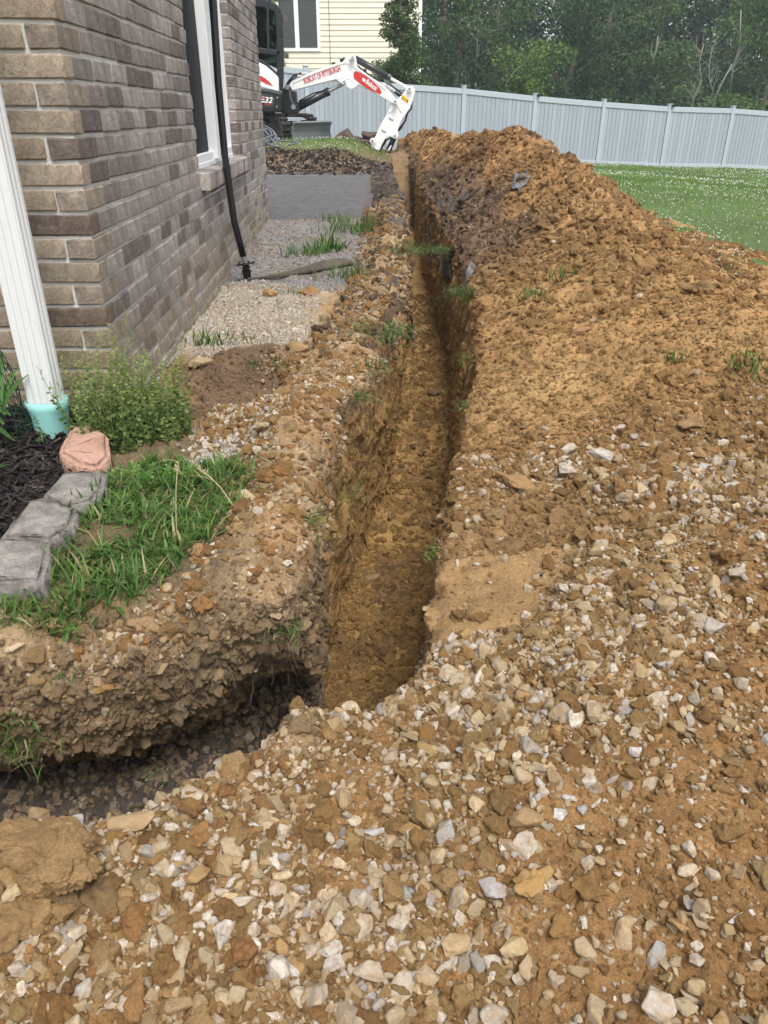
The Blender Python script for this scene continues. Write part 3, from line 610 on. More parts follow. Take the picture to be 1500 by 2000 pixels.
# the stones one can point to: photo place, photo width, colour, squash, wording
BIG = [rock_mesh('clod', 300+k, 24, (1, .85, .7), 5, .06, .22) for k in range(2)]
HERO = [
 (75, 1690, 215, (.45, .29, .14), (1, .8, .72), 'big tan clod of clay at the left edge of the near heap'),
 (20, 1810, 165, (.44, .28, .13), (1, .75, .75), 'second big clay clod at the photo edge below the big tan one'),
 (190, 1760, 90, (.36, .24, .12), (1, .8, .7), 'brown clay clod at the right foot of the two big ones'),
 (885, 1322, 72, (.60, .50, .36), (1, .75, .5), 'broad flat tan rock slab lying at the near right lip of the trench'),
 (950, 1312, 38, (.55, .45, .30), (1, .9, .8), 'upright tan stone beside the broad slab at the trench lip'),
 (1185, 892, 62, (.60, .58, .54), (1, .8, .7), 'largest pale grey rock in the cluster high on the right of the heap'),
 (1115, 920, 50, (.52, .49, .44), (1, .85, .75), 'grey rock left of the largest one in the upper stone cluster'),
 (1105, 880, 40, (.55, .52, .46), (1, .8, .8), 'blocky grey stone above the left grey rock of the upper cluster'),
 (1010, 946, 66, (.34, .20, .09), (1, .6, .5), 'long rounded brown clay lump below the upper stone cluster'),
 (1400, 862, 44, (.62, .58, .52), (1, .6, .5), 'pale chip of rock on the brown soil near the right edge'),
 (1435, 955, 46, (.50, .47, .43), (1, .7, .7), 'grey stone near the right edge below the pale chip'),
 (1440, 1120, 50, (.48, .42, .34), (1, .8, .7), 'rough grey brown stone at the right edge halfway down'),
 (730, 1626, 50, (.50, .51, .53), (1, .75, .5), 'blue grey pointed stone with a yellow stain in the near gravel'),
 (262, 1615, 100, (.46, .33, .19), (1, .55, .4), 'large flat tan rock slab at the near edge of the side trench'),
 (960, 1735, 66, (.46, .45, .46), (1, .8, .65), 'smooth grey stone with yellow face in the middle of the near gravel'),
 (1042, 1736, 66, (.42, .25, .09), (1, .85, .75), 'rusty orange round clod beside the smooth grey stone'),
 (1032, 1598, 70, (.34, .23, .12), (1, .8, .8), 'square brown block of stone in the near gravel'),
 (1090, 1592, 44, (.70, .69, .68), (1, .7, .6), 'white grey stone touching the square brown block'),
 (1142, 1620, 36, (.68, .66, .62), (1, .85, .6), 'pale pointed stone right of the square brown block'),
 (1335, 1425, 56, (.36, .26, .14), (1.1, .7, .7), 'long brown boulder among the gravel right of centre'),
 (900, 1848, 84, (.52, .38, .22), (1, .62, .6), 'large elongated tan stone near the bottom of the photo'),
 (1000, 1845, 66, (.52, .41, .24), (1, .9, .8), 'large round buff stone right of the elongated tan one'),
 (835, 1905, 60, (.48, .38, .26), (1, .85, .8), 'tan stone below the elongated one close to the bottom'),
 (880, 1890, 58, (.55, .49, .42), (1, .7, .7), 'pale grooved stone leaning on the tan stone at the bottom'),
 (600, 1950, 64, (.56, .48, .36), (1, .75, .6), 'smooth cream stone near the bottom left of centre'),
 (345, 1965, 60, (.38, .27, .15), (1, .8, .8), 'brown stone at the bottom edge left of the cream stone'),
 (435, 1745, 44, (.58, .53, .45), (.9, .8, 1), 'upright pale stone in the gravel left of centre'),
 (405, 1795, 40, (.66, .61, .53), (.9, .8, 1), 'cream pyramid shaped stone in the lower left gravel'),
 (465, 1765, 60, (.60, .56, .50), (1, .4, .35), 'long pale splinter of rock in the lower left gravel'),
 (355, 1718, 34, (.60, .58, .55), (1, .85, .8), 'round pale stone left of the upright pale stone'),
 (660, 1690, 40, (.60, .50, .36), (1, .9, .8), 'cream stone above the middle of the lower gravel'),
 (730, 1710, 52, (.50, .40, .27), (1, .75, .9), 'tan knobbly stone below the blue grey pointed one'),
 (845, 1470, 36, (.50, .38, .22), (1, .9, .8), 'tan stone in the upper middle of the near gravel'),
 (690, 1605, 34, (.66, .57, .42), (1, .8, .8), 'pale yellow three sided stone left of the blue grey one'),
 (500, 1515, 34, (.66, .63, .58), (1, .8, .9), 'white three sided stone at the near lip of the side trench'),
 (420, 1490, 40, (.58, .54, .47), (1, .7, .6), 'oval pale stone standing on the lip of the side trench'),
 (1385, 1790, 46, (.55, .44, .30), (1, .8, .8), 'tan stone low on the right side of the gravel'),
 (1450, 1790, 50, (.66, .65, .66), (1, .6, .6), 'white grey double lobed stone low on the right'),
 (1345, 1700, 46, (.60, .50, .38), (1, .8, .7), 'buff faceted stone low on the right above the tan one'),
 (1110, 1560, 30, (.66, .66, .65), (1, .8, .8), 'small white stone above the square brown block'),
 (1345, 1955, 50, (.44, .36, .28), (1, .6, .7), 'dull brown stone at the bottom right edge'),
 (1240, 1470, 34, (.68, .67, .66), (.8, .7, 1), 'upright white stone in the gravel right of centre'),
 (585, 1220, 40, (.30, .22, .14), (1, .8, .7), 'brown stone stuck in the corner of the left bank'),
 (580, 682, 44, (.44, .30, .14), (1, .8, .8), 'square brown stone block on the left rim near the house'),
 (402, 712, 60, (.46, .36, .22), (1, .7, .45), 'flat tan stone on the soil beside the brick wall'),
 (478, 972, 48, (.62, .52, .32), (1, .8, .6), 'cream yellow stone at the edge of the green grass'),
 (390, 1080, 40, (.30, .16, .08), (1, .9, .8), 'dark rusty clod lying in the green grass'),
 (848, 770, 32, (.17, .11, .06), (1, .9, .8), 'dark brown stone lying on the trench floor'),
 (725, 1132, 36, (.30, .22, .13), (1, .8, .7), 'brown stone on the trench floor against its left wall'),
 (515, 835, 36, (.45, .36, .22), (1, .8, .7), 'tan stone in the gravel strip below the brown pit'),
 (640, 1690, 30, (.32, .2, .1), (1, .8, .8), 'dark brown stone between pale ones left of the cream stone'),
 (60, 1312, 34, (.62, .54, .42), (1, .8, .5), 'pale chip of stone on the left bank near the photo edge'),
 (28, 1265, 40, (.60, .5, .36), (1, .6, .4), 'thin pale flake on top of the left bank at the photo edge'),
 (330, 1225, 26, (.56, .5, .4), (1, .9, .8), 'small round pale stone on the left bank below the grass'),
 (1025, 355, 30, (.10, .095, .10), (1, .6, 1.2), 'grey black clod standing on the far slope of the heap'),
 (530, 577, 26, (.42, .24, .09), (1, .9, .9), 'orange lump on the pale gravel beside the rolled fabric'),
 (605, 575, 32, (.38, .2, .08), (1, .9, .8), 'reddish brown lump on the left rim below the rolled fabric'),
 (1075, 467, 30, (.42, .25, .1), (1, .6, .5), 'light brown rock on the upper middle of the heap'),
 (1140, 650, 44, (.34, .19, .09), (1, .6, .5), 'flat brown rock in the middle of the heap slope'),
 (1345, 830, 60, (.30, .18, .09), (1, .8, .6), 'dull brown clod right of the upper stone cluster'),
]
for k, (u, v, w, c, sq, lab) in enumerate(HERO):
    h = hit(u, v)
    if h is None or h[0] is None: continue
    p = h[0]; d = ray(u, v); dist = p.length/d.length; rad = w/FOC*dist*.56
    me = (ROCKO+[None])[k % 14]; r = random.Random(k)
    clod = 'clod' in lab or 'lump' in lab
    if clod:
        me = (BIG[k % 2] if w > 150 else CLOD[k % 6]).copy(); me.materials.clear(); me.materials.append(M['bigclod'] if w > 80 and v > 1600 else M['stone_o']); me.name = 'clod'
    place_stone('clod' if clod else 'stone', me, p+h[1]*rad*.25, (r.uniform(-.3, .3), r.uniform(-.3, .3), r.uniform(-.6, .6)), [rad*q*1.1 for q in sq], c, lab, 'clod' if clod else 'stone')
for (x, y, s, lab) in ((5.9, 10.9, .30, 'wide brown soil clod lying on the lawn right of the heap'), (6.75, 11.5, .26, 'ragged brown clod behind the wide one on the lawn'), (6.1, 9.6, .10, 'smallest clod on the lawn in front of the other two')):
    z = gz(x, y); me = CLOD[int(s*100) % 6].copy(); me.materials.clear(); me.materials.append(M['clod_o']); me.name = 'clod'
    place_stone('clod', me, (x, y, z+s*.15), (0, 0, s*20), (s, s*.7, s*.45), (.3, .2, .1), lab, 'clod')
_t('stones', time.time()-T0)
#__PART3__
# ------------------------------------------------------------ brick house
def brick_mat(name, inst):
    m, nt, b = newmat(name)
    if inst: src = N(nt, 'ShaderNodeAttribute', attribute_name='col').outputs['Color']
    else: src = N(nt, 'ShaderNodeObjectInfo').outputs['Color']
    n1 = noise(nt, 16, 7, .75); n2_ = noise(nt, 170, 4, .8); n3 = noise(nt, 45, 5, .7)
    c = mixc(nt, src, ramp(nt, n1, [(.36, G3(.74)), (.62, G3(1.4))]), 1, 'MULTIPLY')
    c = mixc(nt, c, (.05, .042, .04), ramp(nt, n2_, [(.30, G3(.8)), (.44, G3(0))]))
    c = mixc(nt, c, (.42, .39, .36), ramp(nt, n3, [(.52, G3(0)), (.70, G3(.65))]))
    nt.links.new(c, b.inputs['Base Color']); b.inputs['Roughness'].default_value = .95; b.inputs['Specular IOR Level'].default_value = .2
    bump(nt, b, n3, .016); bump(nt, b, noise(nt, 26, 5, .7, dist=2.5), .022); bump(nt, b, n2_, .006); return m
M['brick'] = brick_mat('brick', False); M['brick_v'] = brick_mat('brick_field', True)
M['mortar'] = simple('mortar', (.56, .545, .51), .95, var=.2, scale=25, bmp=.004, bscale=120, dirt=((.36, .34, .30), .5))
house = empty('brick_house', (-.922, 2.5, -.95), 'brown brick house with a tall dark window beside the trench', 'house', rz=math.atan(.0362))
HZ = -.95; COURSE = .072
def wz(z): return z-HZ
wall = MB(); T_ = 1.7; wb = -.35
w0, w1, zw = 1.92, 3.55, -.375
def wbx(a, b): wall.box((a[0], a[1], wz(a[2])), (b[0], b[1], wz(b[2])))
wbx((-.26, .008, -1.35), (-.008, w0, T_)); wbx((-.26, w0, -1.35), (-.008, w1, zw+.06)); wbx((-.26, w1, -1.35), (-.008, 5.29, T_))
wbx((-3.2, .008, -1.35), (-.26, .26, T_)); wbx((-3.2, 5.03, -1.35), (-.26, 5.29, T_))
wallo = wall.build('wall', M['mortar'], house)
BL = {}
def brick_mesh(L, D, H, seed):      # rough faces on +x (side wall) and -y (front); origin at centre
    key = (round(L, 3), round(D, 3), seed)
    if key in BL: return BL[key]
    r = random.Random(seed*7+int(L*100)); bm = bmesh.new(); bmesh.ops.create_cube(bm, size=1)
    for v in bm.verts: v.co.x *= D; v.co.y *= L; v.co.z *= H
    bmesh.ops.bevel(bm, geom=list(bm.edges), offset=.004, segments=1, affect='EDGES')
    for v in bm.verts: v.co += Vector((r.gauss(0, .0011), r.gauss(0, .0012), r.gauss(0, .0013)))
    for f in bm.faces: f.smooth = False
    me = bpy.data.meshes.new('brick'); bm.to_mesh(me); bm.free(); me.materials.append(M['brick']); BL[key] = me; return me
BC = [(.42, .375, .345), (.49, .44, .405), (.35, .31, .285), (.54, .485, .445), (.25, .21, .195), (.46, .41, .38)]  # same brick on the side faces: bluish sky light put into the colour as grey
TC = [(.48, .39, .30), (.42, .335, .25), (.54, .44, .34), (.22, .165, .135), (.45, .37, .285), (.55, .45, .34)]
bl = []         # (centre, L along y, D along x, colour, seed)
rB = random.Random(5)
k0 = round((1.75-.009)/COURSE); bh = .061
joint = lambda k: .0093+k*COURSE
for k in range(-15, 22):
    zc = joint(k)+COURSE/2
    long_front = (k % 2 == 1)      # this course shows a full brick on the front and a short one on the side
    low = max(0, min(1, (-.55-zc)/.3))
    # side wall run
    s = .09 if long_front else .194
    first = s
    seq = []
    # corner brick
    bl.append(((-.097 if long_front else -.045, .045 if long_front else .097, zc), .09 if long_front else .194, .194 if long_front else .09, 'c', low))
    s = first+.010
    while s < 5.28:
        L = .190
        e = min(s+L, 5.285)
        zin = zc > zw+.05
        if zin and s < w0 and e > w0: e = w0+.004
        elif zin and s >= w0-.01 and s < w1-.006: s = w1-.004; continue
        if not (zin and s > w0-.01 and e < w1+.01):
            if e-s > .03: bl.append(((-.045, (s+e)/2, zc), e-s, .09, 's', low*.6*rB.random()+.25*low))
        s = e+.010
    x = (.194 if long_front else .09)+.010
    while x < 2.2:
        bl.append(((-x-.095, .045, zc), .09, .19, 'f', low)); x += .20
n_ind = []
for b_ in bl:
    (x, y, z), L, D, kind, low = b_
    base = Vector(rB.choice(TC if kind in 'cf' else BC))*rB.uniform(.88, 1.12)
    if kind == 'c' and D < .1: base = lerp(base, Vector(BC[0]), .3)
    col = lerp(base, Vector((.40, .31, .17)), low*.75)
    wp = house.location+Matrix.Rotation(house.rotation_euler.z, 3, 'Z') @ Vector((x, y, 0)); wp.z = z
    # size it shows in the picture
    zc_ = wp.y*math.cos(TH)-wp.z*math.sin(TH); vis = abs(wp.x/zc_) < .56 and (wp.y*math.sin(TH)+wp.z*math.cos(TH))/zc_ < .72
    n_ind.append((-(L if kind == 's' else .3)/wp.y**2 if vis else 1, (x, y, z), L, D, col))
n_ind.sort(key=lambda t: t[0])
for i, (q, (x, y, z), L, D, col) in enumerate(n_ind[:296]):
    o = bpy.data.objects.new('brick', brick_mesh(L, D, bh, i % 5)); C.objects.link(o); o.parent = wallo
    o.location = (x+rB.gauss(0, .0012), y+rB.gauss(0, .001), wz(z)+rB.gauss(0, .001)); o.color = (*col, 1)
VV = []; FF = []; CC = []; n = 0
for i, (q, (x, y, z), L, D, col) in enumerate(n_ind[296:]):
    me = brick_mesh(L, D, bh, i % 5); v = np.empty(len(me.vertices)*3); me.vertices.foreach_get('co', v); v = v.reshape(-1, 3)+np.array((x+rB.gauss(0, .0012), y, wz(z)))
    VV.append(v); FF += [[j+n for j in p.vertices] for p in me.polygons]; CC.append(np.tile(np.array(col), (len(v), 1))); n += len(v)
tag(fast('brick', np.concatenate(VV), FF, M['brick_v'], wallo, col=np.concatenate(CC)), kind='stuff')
# brick returns on the far side of the window opening
for k in range(-5, 22):
    zc = joint(k)+COURSE/2
    if zc < zw+.06: continue
# rowlock sill under the window, each brick on edge
sill = fast('window_sill', np.array([(-.12, w0-.010, wz(-.370)), (.040, w0-.010, wz(-.370)), (.040, w1+.16, wz(-.372)), (-.12, w1+.16, wz(-.372)), (-.12, w0-.010, wz(-.292)), (.040, w0-.010, wz(-.297)), (.040, w1+.16, wz(-.297)), (-.12, w1+.16, wz(-.292))]), [(3, 2, 1, 0), (4, 5, 6, 7), (0, 1, 5, 4), (1, 2, 6, 5), (2, 3, 7, 6), (3, 0, 4, 7)], M['mortar'], house)
s = w0-.02; i = 0
while s < w1+.13:
    bm = bmesh.new(); bmesh.ops.create_cube(bm, size=1)
    for v in bm.verts: v.co.x *= .175; v.co.y *= .058; v.co.z *= .088
    bmesh.ops.bevel(bm, geom=list(bm.edges), offset=.004, segments=1, affect='EDGES')
    for v in bm.verts: v.co += Vector((rB.gauss(0, .001), rB.gauss(0, .001), rB.gauss(0, .001)))
    me = bpy.data.meshes.new('brick'); bm.to_mesh(me); bm.free(); me.materials.append(M['brick'])
    o = bpy.data.objects.new('brick', me); C.objects.link(o); o.parent = sill; o.location = (-.038, s+.03, wz(-.330)); o.rotation_euler = (0, R(3), 0)
    o.color = (*(Vector(rB.choice(BC))*1.1), 1); s += .068; i += 1
# window: white frame, broad white mullion, two dark screened panes
wf = MB(); zb, zt = -.292, 1.6
def fb(mb, x0, x1, s0, s1, z0, z1): mb.box((x0, s0, wz(z0)), (x1, s1, wz(z1)))
fb(wf, -.13, -.055, w0+.002, w0+.05, zb+.03, zt); fb(wf, -.13, -.055, w1-.035, w1-.002, zb+.03, zt)
fb(wf, -.13, -.050, w0+.002, w1-.002, zb-.005, zb+.03); fb(wf, -.13, -.055, w0+.05, w1-.035, zb+.03, zb+.075)
win = wf.build('window', M['vinyl'], house, bevel=.003)
ml = MB(); fb(ml, -.125, -.028, 2.74, 2.92, zb+.031, zt); ml.build('mullion', M['vinyl'], win, bevel=.003)
ml = MB(); fb(ml, -.128, -.035, w0+.004, w1-.004, zb-.012, zb-.0055); ml.build('frame_lip', M['vinyl'], win)
m, nt, b = newmat('dark_screen'); nt.links.new(mixc(nt, (.010, .0115, .016), (.018, .020, .026), noise(nt, 5, 3)), b.inputs['Base Color']); b.inputs['Roughness'].default_value = .4; b.inputs['Specular IOR Level'].default_value = .02
M['screen'] = m
for s0, s1 in ((w0+.05, 2.74), (2.92, w1-.035)):
    p_ = MB(); fb(p_, -.105, -.085, s0, s1, zb+.075, zt); p_.build('pane', M['screen'], win)
# foundation lip showing at the base
fl_ = MB(); fb(fl_, -.2, .008, .1, 5.28, -1.3, -.972); fl_.build('foundation', simple('parging', (.30, .285, .26), .9, var=.3, bmp=.02, bscale=20), house)

# ------------------------------------------------------------ downspout
p0 = Vector((-1.066, 2.262, .6)); p1 = Vector((-1.066, 2.25, -.81))
ds = empty('downspout', (-1.1, 2.24, -.93), 'white ribbed metal downspout with a mint green pipe adapter at its foot', 'downspout')
prof = []
wd, dp = .046, .034
for (x, y) in [(-wd, -dp), (-.036, -dp), (-.033, -dp+.005), (-.027, -dp+.005), (-.024, -dp), (-.015, -dp), (-.012, -dp+.005), (-.006, -dp+.005), (-.003, -dp), (.006, -dp), (.009, -dp+.005), (.015, -dp+.005), (.018, -dp), (.030, -dp), (.033, -dp+.005), (.038, -dp+.005), (.041, -dp), (wd, -dp),
               (wd, -.02), (wd-.004, -.016), (wd-.004, -.010), (wd, -.006), (wd, .004), (wd-.004, .008), (wd-.004, .014), (wd, .018), (wd, dp), (-wd, dp)]: prof.append((x, y))
d_ = (p1-p0).normalized(); ax = Vector((1, 0, .0)); ax = (ax-d_*ax.dot(d_)).normalized(); ay = -d_.cross(ax)
if ay.y < 0: ay = -ay
V = [p0+ax*x+ay*y for x, y in prof]+[p1+ax*x+ay*y for x, y in prof]; n = len(prof)
mb = MB().add(V, [(i, (i+1) % n, (i+1) % n+n, i+n) for i in range(n)])
m, nt, b = newmat('white_gutter'); st_ = noise(nt, 7, 5, .7)
nt.links.new(mixc(nt, (.66, .675, .67), (.50, .49, .44), ramp(nt, st_, [(.55, G3(0)), (.8, G3(.5))])), b.inputs['Base Color']); b.inputs['Roughness'].default_value = .35; M['gutter'] = m
mb.build('pipe', M['gutter'], ds, world=True, bevel=.002)
mb = MB(); c0 = Vector((-1.066, 2.25, -.965)); c1 = Vector((-1.066, 2.25, -.81))
V = []; F = []; n = 32
def ad(t, z, grow=0):      # rectangle-ish mouth above, round foot below
    a = 2*math.pi*t/n; c, s_ = math.cos(a), math.sin(a)
    k = min(1, max(0, (z+.842)/.03)); e = .55+.45*(1-k)
    return (c0.x+(abs(c)**e*math.copysign(1, c))*(.057+grow), c0.y+(abs(s_)**e*math.copysign(1, s_))*(.050+grow), z)
zs = [-.98, -.91, -.857, -.827, -.799, -.799, -.82]; gr_ = [0, 0, .0, .002, .004, -.002, -.004]
for z, g_ in zip(zs, gr_): V += [ad(t, z, g_) for t in range(n)]
for j in range(len(zs)-1): F += [(j*n+i, j*n+(i+1) % n, (j+1)*n+(i+1) % n, (j+1)*n+i) for i in range(n)]
mb.add(V, F); mb.build('adapter', simple('mint_pvc', (.27, .58, .54), .35, var=.06, dirt=((.12, .09, .07), .35)), ds, smooth=True, world=True)

# ------------------------------------------------------------ kerb blocks, red stone, mulch
def block(pts, ztop, h, lab, col=(.21, .195, .18)):
    P3 = [atZ(u, v, ztop) for u, v in pts]; c = sum(P3, Vector())/len(P3); bm = bmesh.new()
    tv = [bm.verts.new(((p.x-c.x)*1.05, (p.y-c.y)*1.05, 0)) for p in P3]; f = bm.faces.new(tv)
    if f.normal.z < 0: f.normal_flip()
    ex = bmesh.ops.extrude_face_region(bm, geom=[f]); nv = [e for e in ex['geom'] if isinstance(e, bmesh.types.BMVert)]
    for v in nv: v.co.z -= h; v.co.x *= 1.03; v.co.y *= 1.03
    bmesh.ops.recalc_face_normals(bm, faces=bm.faces)
    bmesh.ops.bevel(bm, geom=list(bm.edges), offset=.012, segments=2, affect='EDGES')
    bmesh.ops.triangulate(bm, faces=bm.faces); 
    for _ in range(3): bmesh.ops.subdivide_edges(bm, edges=[e for e in bm.edges if e.calc_length() > .012], cuts=1)
    V = np.array([v.co[:] for v in bm.verts]); bm.normal_update()
    k = .006*vnoise(V[:, 0]+c.x, V[:, 1], V[:, 2], .06, 3)+.0035*vnoise(V[:, 0]+c.x, V[:, 1], V[:, 2], .02, 5)
    for v, q in zip(bm.verts, k): v.co += v.normal*float(q)
    for f in bm.faces: f.smooth = True
    me = bpy.data.meshes.new('edging_block'); bm.to_mesh(me); bm.free()
    o = bpy.data.objects.new('edging_block', me); C.objects.link(o); o.location = (c.x, c.y, ztop); return o, c
m, nt, b = newmat('concrete_block'); n1 = noise(nt, 14, 6, .75); n2_ = noise(nt, 160, 4, .8)
c = mixc(nt, (.20, .18, .165), (.44, .405, .365), ramp(nt, n1, [(.38, G3(0)), (.62, G3(1))])); c = mixc(nt, c, (.5, .47, .42), ramp(nt, n2_, [(.58, G3(0)), (.72, G3(.7))])); c = mixc(nt, c, (.05, .045, .042), ramp(nt, n2_, [(.3, G3(.8)), (.42, G3(0))]))
nt.links.new(c, b.inputs['Base Color']); b.inputs['Roughness'].default_value = .95; bump(nt, b, n2_, .003); bump(nt, b, noise(nt, 40, 6, .8), .006); M['block'] = m
for pts, zt_, lab in (([(118, 922), (205, 914), (198, 950), (178, 972), (122, 988), (84, 965)], -.862, 'weathered grey edging block farthest back, beside the reddish stone'),
                      ([(52, 975), (92, 968), (150, 990), (138, 1020), (100, 1048), (2, 1045)], -.858, 'weathered grey edging block in the middle of the curved row'),
                      ([(-70, 1052), (0, 1048), (88, 1050), (92, 1075), (78, 1132), (-70, 1128)], -.850, 'pale grey edging block nearest the camera in the row'),
                      ([(-90, 1150), (-5, 1146), (14, 1164), (10, 1190), (-80, 1195)], -.885, 'small dark grey block low at the left edge of the photo')):
    o, c = block(pts, zt_, .10, lab); o.data.materials.append(M['block']); tag(o, lab, 'edging block', 'edging blocks round the mulch bed')
o, c = block([(142, 842), (178, 836), (210, 850), (212, 880), (188, 900), (150, 896), (116, 880)], -.855, .09, ''); o.name = 'stone'; o.rotation_euler = (.10, .05, 0)
o.data.materials.append(simple('red_stone', (.42, .255, .19), .95, var=.3, scale=60, bmp=.006, bscale=150)); tag(o, 'flat reddish granite stone lying below the mint green adapter', 'stone')
# mulch: shreds of dark bark
def mulch():
    n = 5200; P = np.stack([rng.uniform(-1.62, -.78, n), rng.uniform(.98, 2.46, n)], 1)
    edge = np.interp(P[:, 1], [.95, 1.3, 1.55, 1.7, 1.9, 2.1, 2.46], [-.92, -.90, -.90, -.93, -.88, -.84, -.80]); P = P[P[:, 0] < edge]; n = len(P)
    z = np.array([gz(a, b, -.6) for a, b in P])+rng.uniform(0, .022, n)
    L = rng.uniform(.012, .05, n); w = rng.uniform(.003, .009, n); a = rng.uniform(0, 6.28, n); t = rng.normal(0, .35, n)
    d = np.stack([np.cos(a)*np.cos(t), np.sin(a)*np.cos(t), np.sin(t)], 1); s_ = np.stack([-np.sin(a), np.cos(a), rng.normal(0, .4, n)], 1); u = np.cross(d, s_); c = np.stack([P[:, 0], P[:, 1], z], 1)
    V = np.stack([c+d*(i*L/2)[:, None]+s_*(j*w/2)[:, None]+u*(k*.002) for i in (-1, 1) for j in (-1, 1) for k in (-1, 1)], 1)
    F = np.array([(0, 1, 3, 2), (4, 6, 7, 5), (0, 4, 5, 1), (2, 3, 7, 6), (0, 2, 6, 4), (1, 5, 7, 3)])
    col = np.repeat(pal(n, [(.022, .018, .017), (.04, .032, .028), (.012, .011, .011), (.09, .07, .06)], [.4, .3, .25, .05]), 8, 0)
    return V.reshape(-1, 3), (F[None]+np.arange(n)[:, None, None]*8).reshape(-1, 4), col
V, F, cm = mulch(); M['shred'] = vc_mat('bark_shreds', .85); tag(fast('mulch', V, F, M['shred'], col=cm), kind='stuff')
# ------------------------------------------------------------ plants
def blades(P, H, Wd, az_, lean, bend, col, k=4):
    """grass blades: base points, length, width, heading, first lean, how far they curl over"""
    n = len(P); V = np.zeros((n, k, 2, 3)); pos = P.copy(); ang = lean.copy(); side = np.stack([-np.sin(az_), np.cos(az_), np.zeros(n)], 1)
    for i in range(k):
        w = Wd*(1, .9, .62, .08)[i] if k == 4 else Wd*(1-.92*i/(k-1))
        V[:, i, 0] = pos-side*w[:, None]/2; V[:, i, 1] = pos+side*w[:, None]/2
        st = H/(k-1); pos = pos+np.stack([np.cos(az_)*np.sin(ang), np.sin(az_)*np.sin(ang), np.cos(ang)], 1)*st[:, None]; ang = ang+bend/(k-1)
    V = V.reshape(-1, 3); F = []
    for i in range(k-1): F.append(np.stack([np.arange(n)*2*k+2*i, np.arange(n)*2*k+2*i+1, np.arange(n)*2*k+2*i+3, np.arange(n)*2*k+2*i+2], 1))
    return V, np.concatenate(F), np.repeat(col, 2*k, 0)
GC = [(.075, .145, .035), (.10, .19, .045), (.055, .105, .03), (.14, .22, .065), (.30, .26, .14)]
def greens(n, w=(.32, .26, .22, .1, .10), k=1.0): return pal(n, GC, w, .15)*k
PATCH = [(170, 975), (215, 935), (330, 900), (470, 925), (500, 950), (470, 1040), (385, 1088), (330, 1125), (250, 1170), (180, 1178), (130, 1225), (-20, 1240), (-20, 1185), (95, 1168), (115, 1065), (160, 1025)]
PP = np.array([atZ(u, v, -.92)[:2] for u, v in PATCH])
def inside(P, Q):
    r = np.zeros(len(P), bool); j = len(Q)-1
    for i in range(len(Q)):
        c = ((Q[i, 1] > P[:, 1]) != (Q[j, 1] > P[:, 1])) & (P[:, 0] < (Q[j, 0]-Q[i, 0])*(P[:, 1]-Q[i, 1])/(Q[j, 1]-Q[i, 1]+1e-9)+Q[i, 0]); r ^= c; j = i
    return r
P = np.stack([rng.uniform(PP[:, 0].min(), PP[:, 0].max(), 16000), rng.uniform(PP[:, 1].min(), PP[:, 1].max(), 16000)], 1)
P = P[inside(P+rng.normal(0, .012, P.shape), PP)]; P = P[(n2(P[:, 0], P[:, 1], .09, 5) > -.55)][:6200]; n = len(P)
P3 = np.stack([P[:, 0], P[:, 1], [gz(a, b, -.6)-.004 for a, b in P]], 1)
wide = rng.random(n) < .22; H = np.where(wide, rng.uniform(.04, .085, n), rng.uniform(.02, .055, n)); Wd = np.where(wide, rng.uniform(.005, .009, n), rng.uniform(.0018, .0035, n))
V, F, cg = blades(P3, H, Wd, rng.uniform(0, 6.28, n), rng.uniform(.2, 1.2, n), rng.uniform(.3, 1.7, n), greens(n))
tag(fast('grass', V, F, M['grass'], col=cg, smooth=True), kind='stuff')
def tuft(name, u, v, n, h, w, lab, cat='grass clump', group=None, spread=.04, droop=0, kcol=1.0, cw=(.35, .3, .2, .1, .05), pos=None):
    if pos is None:
        q = hit(u, v)
        if q is None: return
        p, nr = q[0], q[1]
    else: p, nr = Vector(pos), Vector((0, 0, 1))
    o = None; P = np.array(p)+rng.normal(0, 1, (n, 3))*np.array([spread, spread, spread*.15])
    if droop: a = np.full(n, math.atan2(nr.y, nr.x)) if abs(nr.z) < .9 else rng.uniform(0, 6.28, n); a = a+rng.normal(0, .7, n); le = rng.uniform(.6, 1.5, n); be = rng.uniform(.5, 1.7, n)
    else: a = rng.uniform(0, 6.28, n); le = rng.uniform(0, .75, n); be = rng.uniform(.2, 1.3, n)
    V, F, cg = blades(P-np.array((0, 0, .008)), rng.uniform(.5, 1.1, n)*h, rng.uniform(.7, 1.2, n)*w, a, le, be, greens(n, cw, kcol))
    o = fast(name, V-np.array(p), F, M['grass'], col=cg*.88, smooth=True); o.location = p
    return tag(o, lab, cat, group)
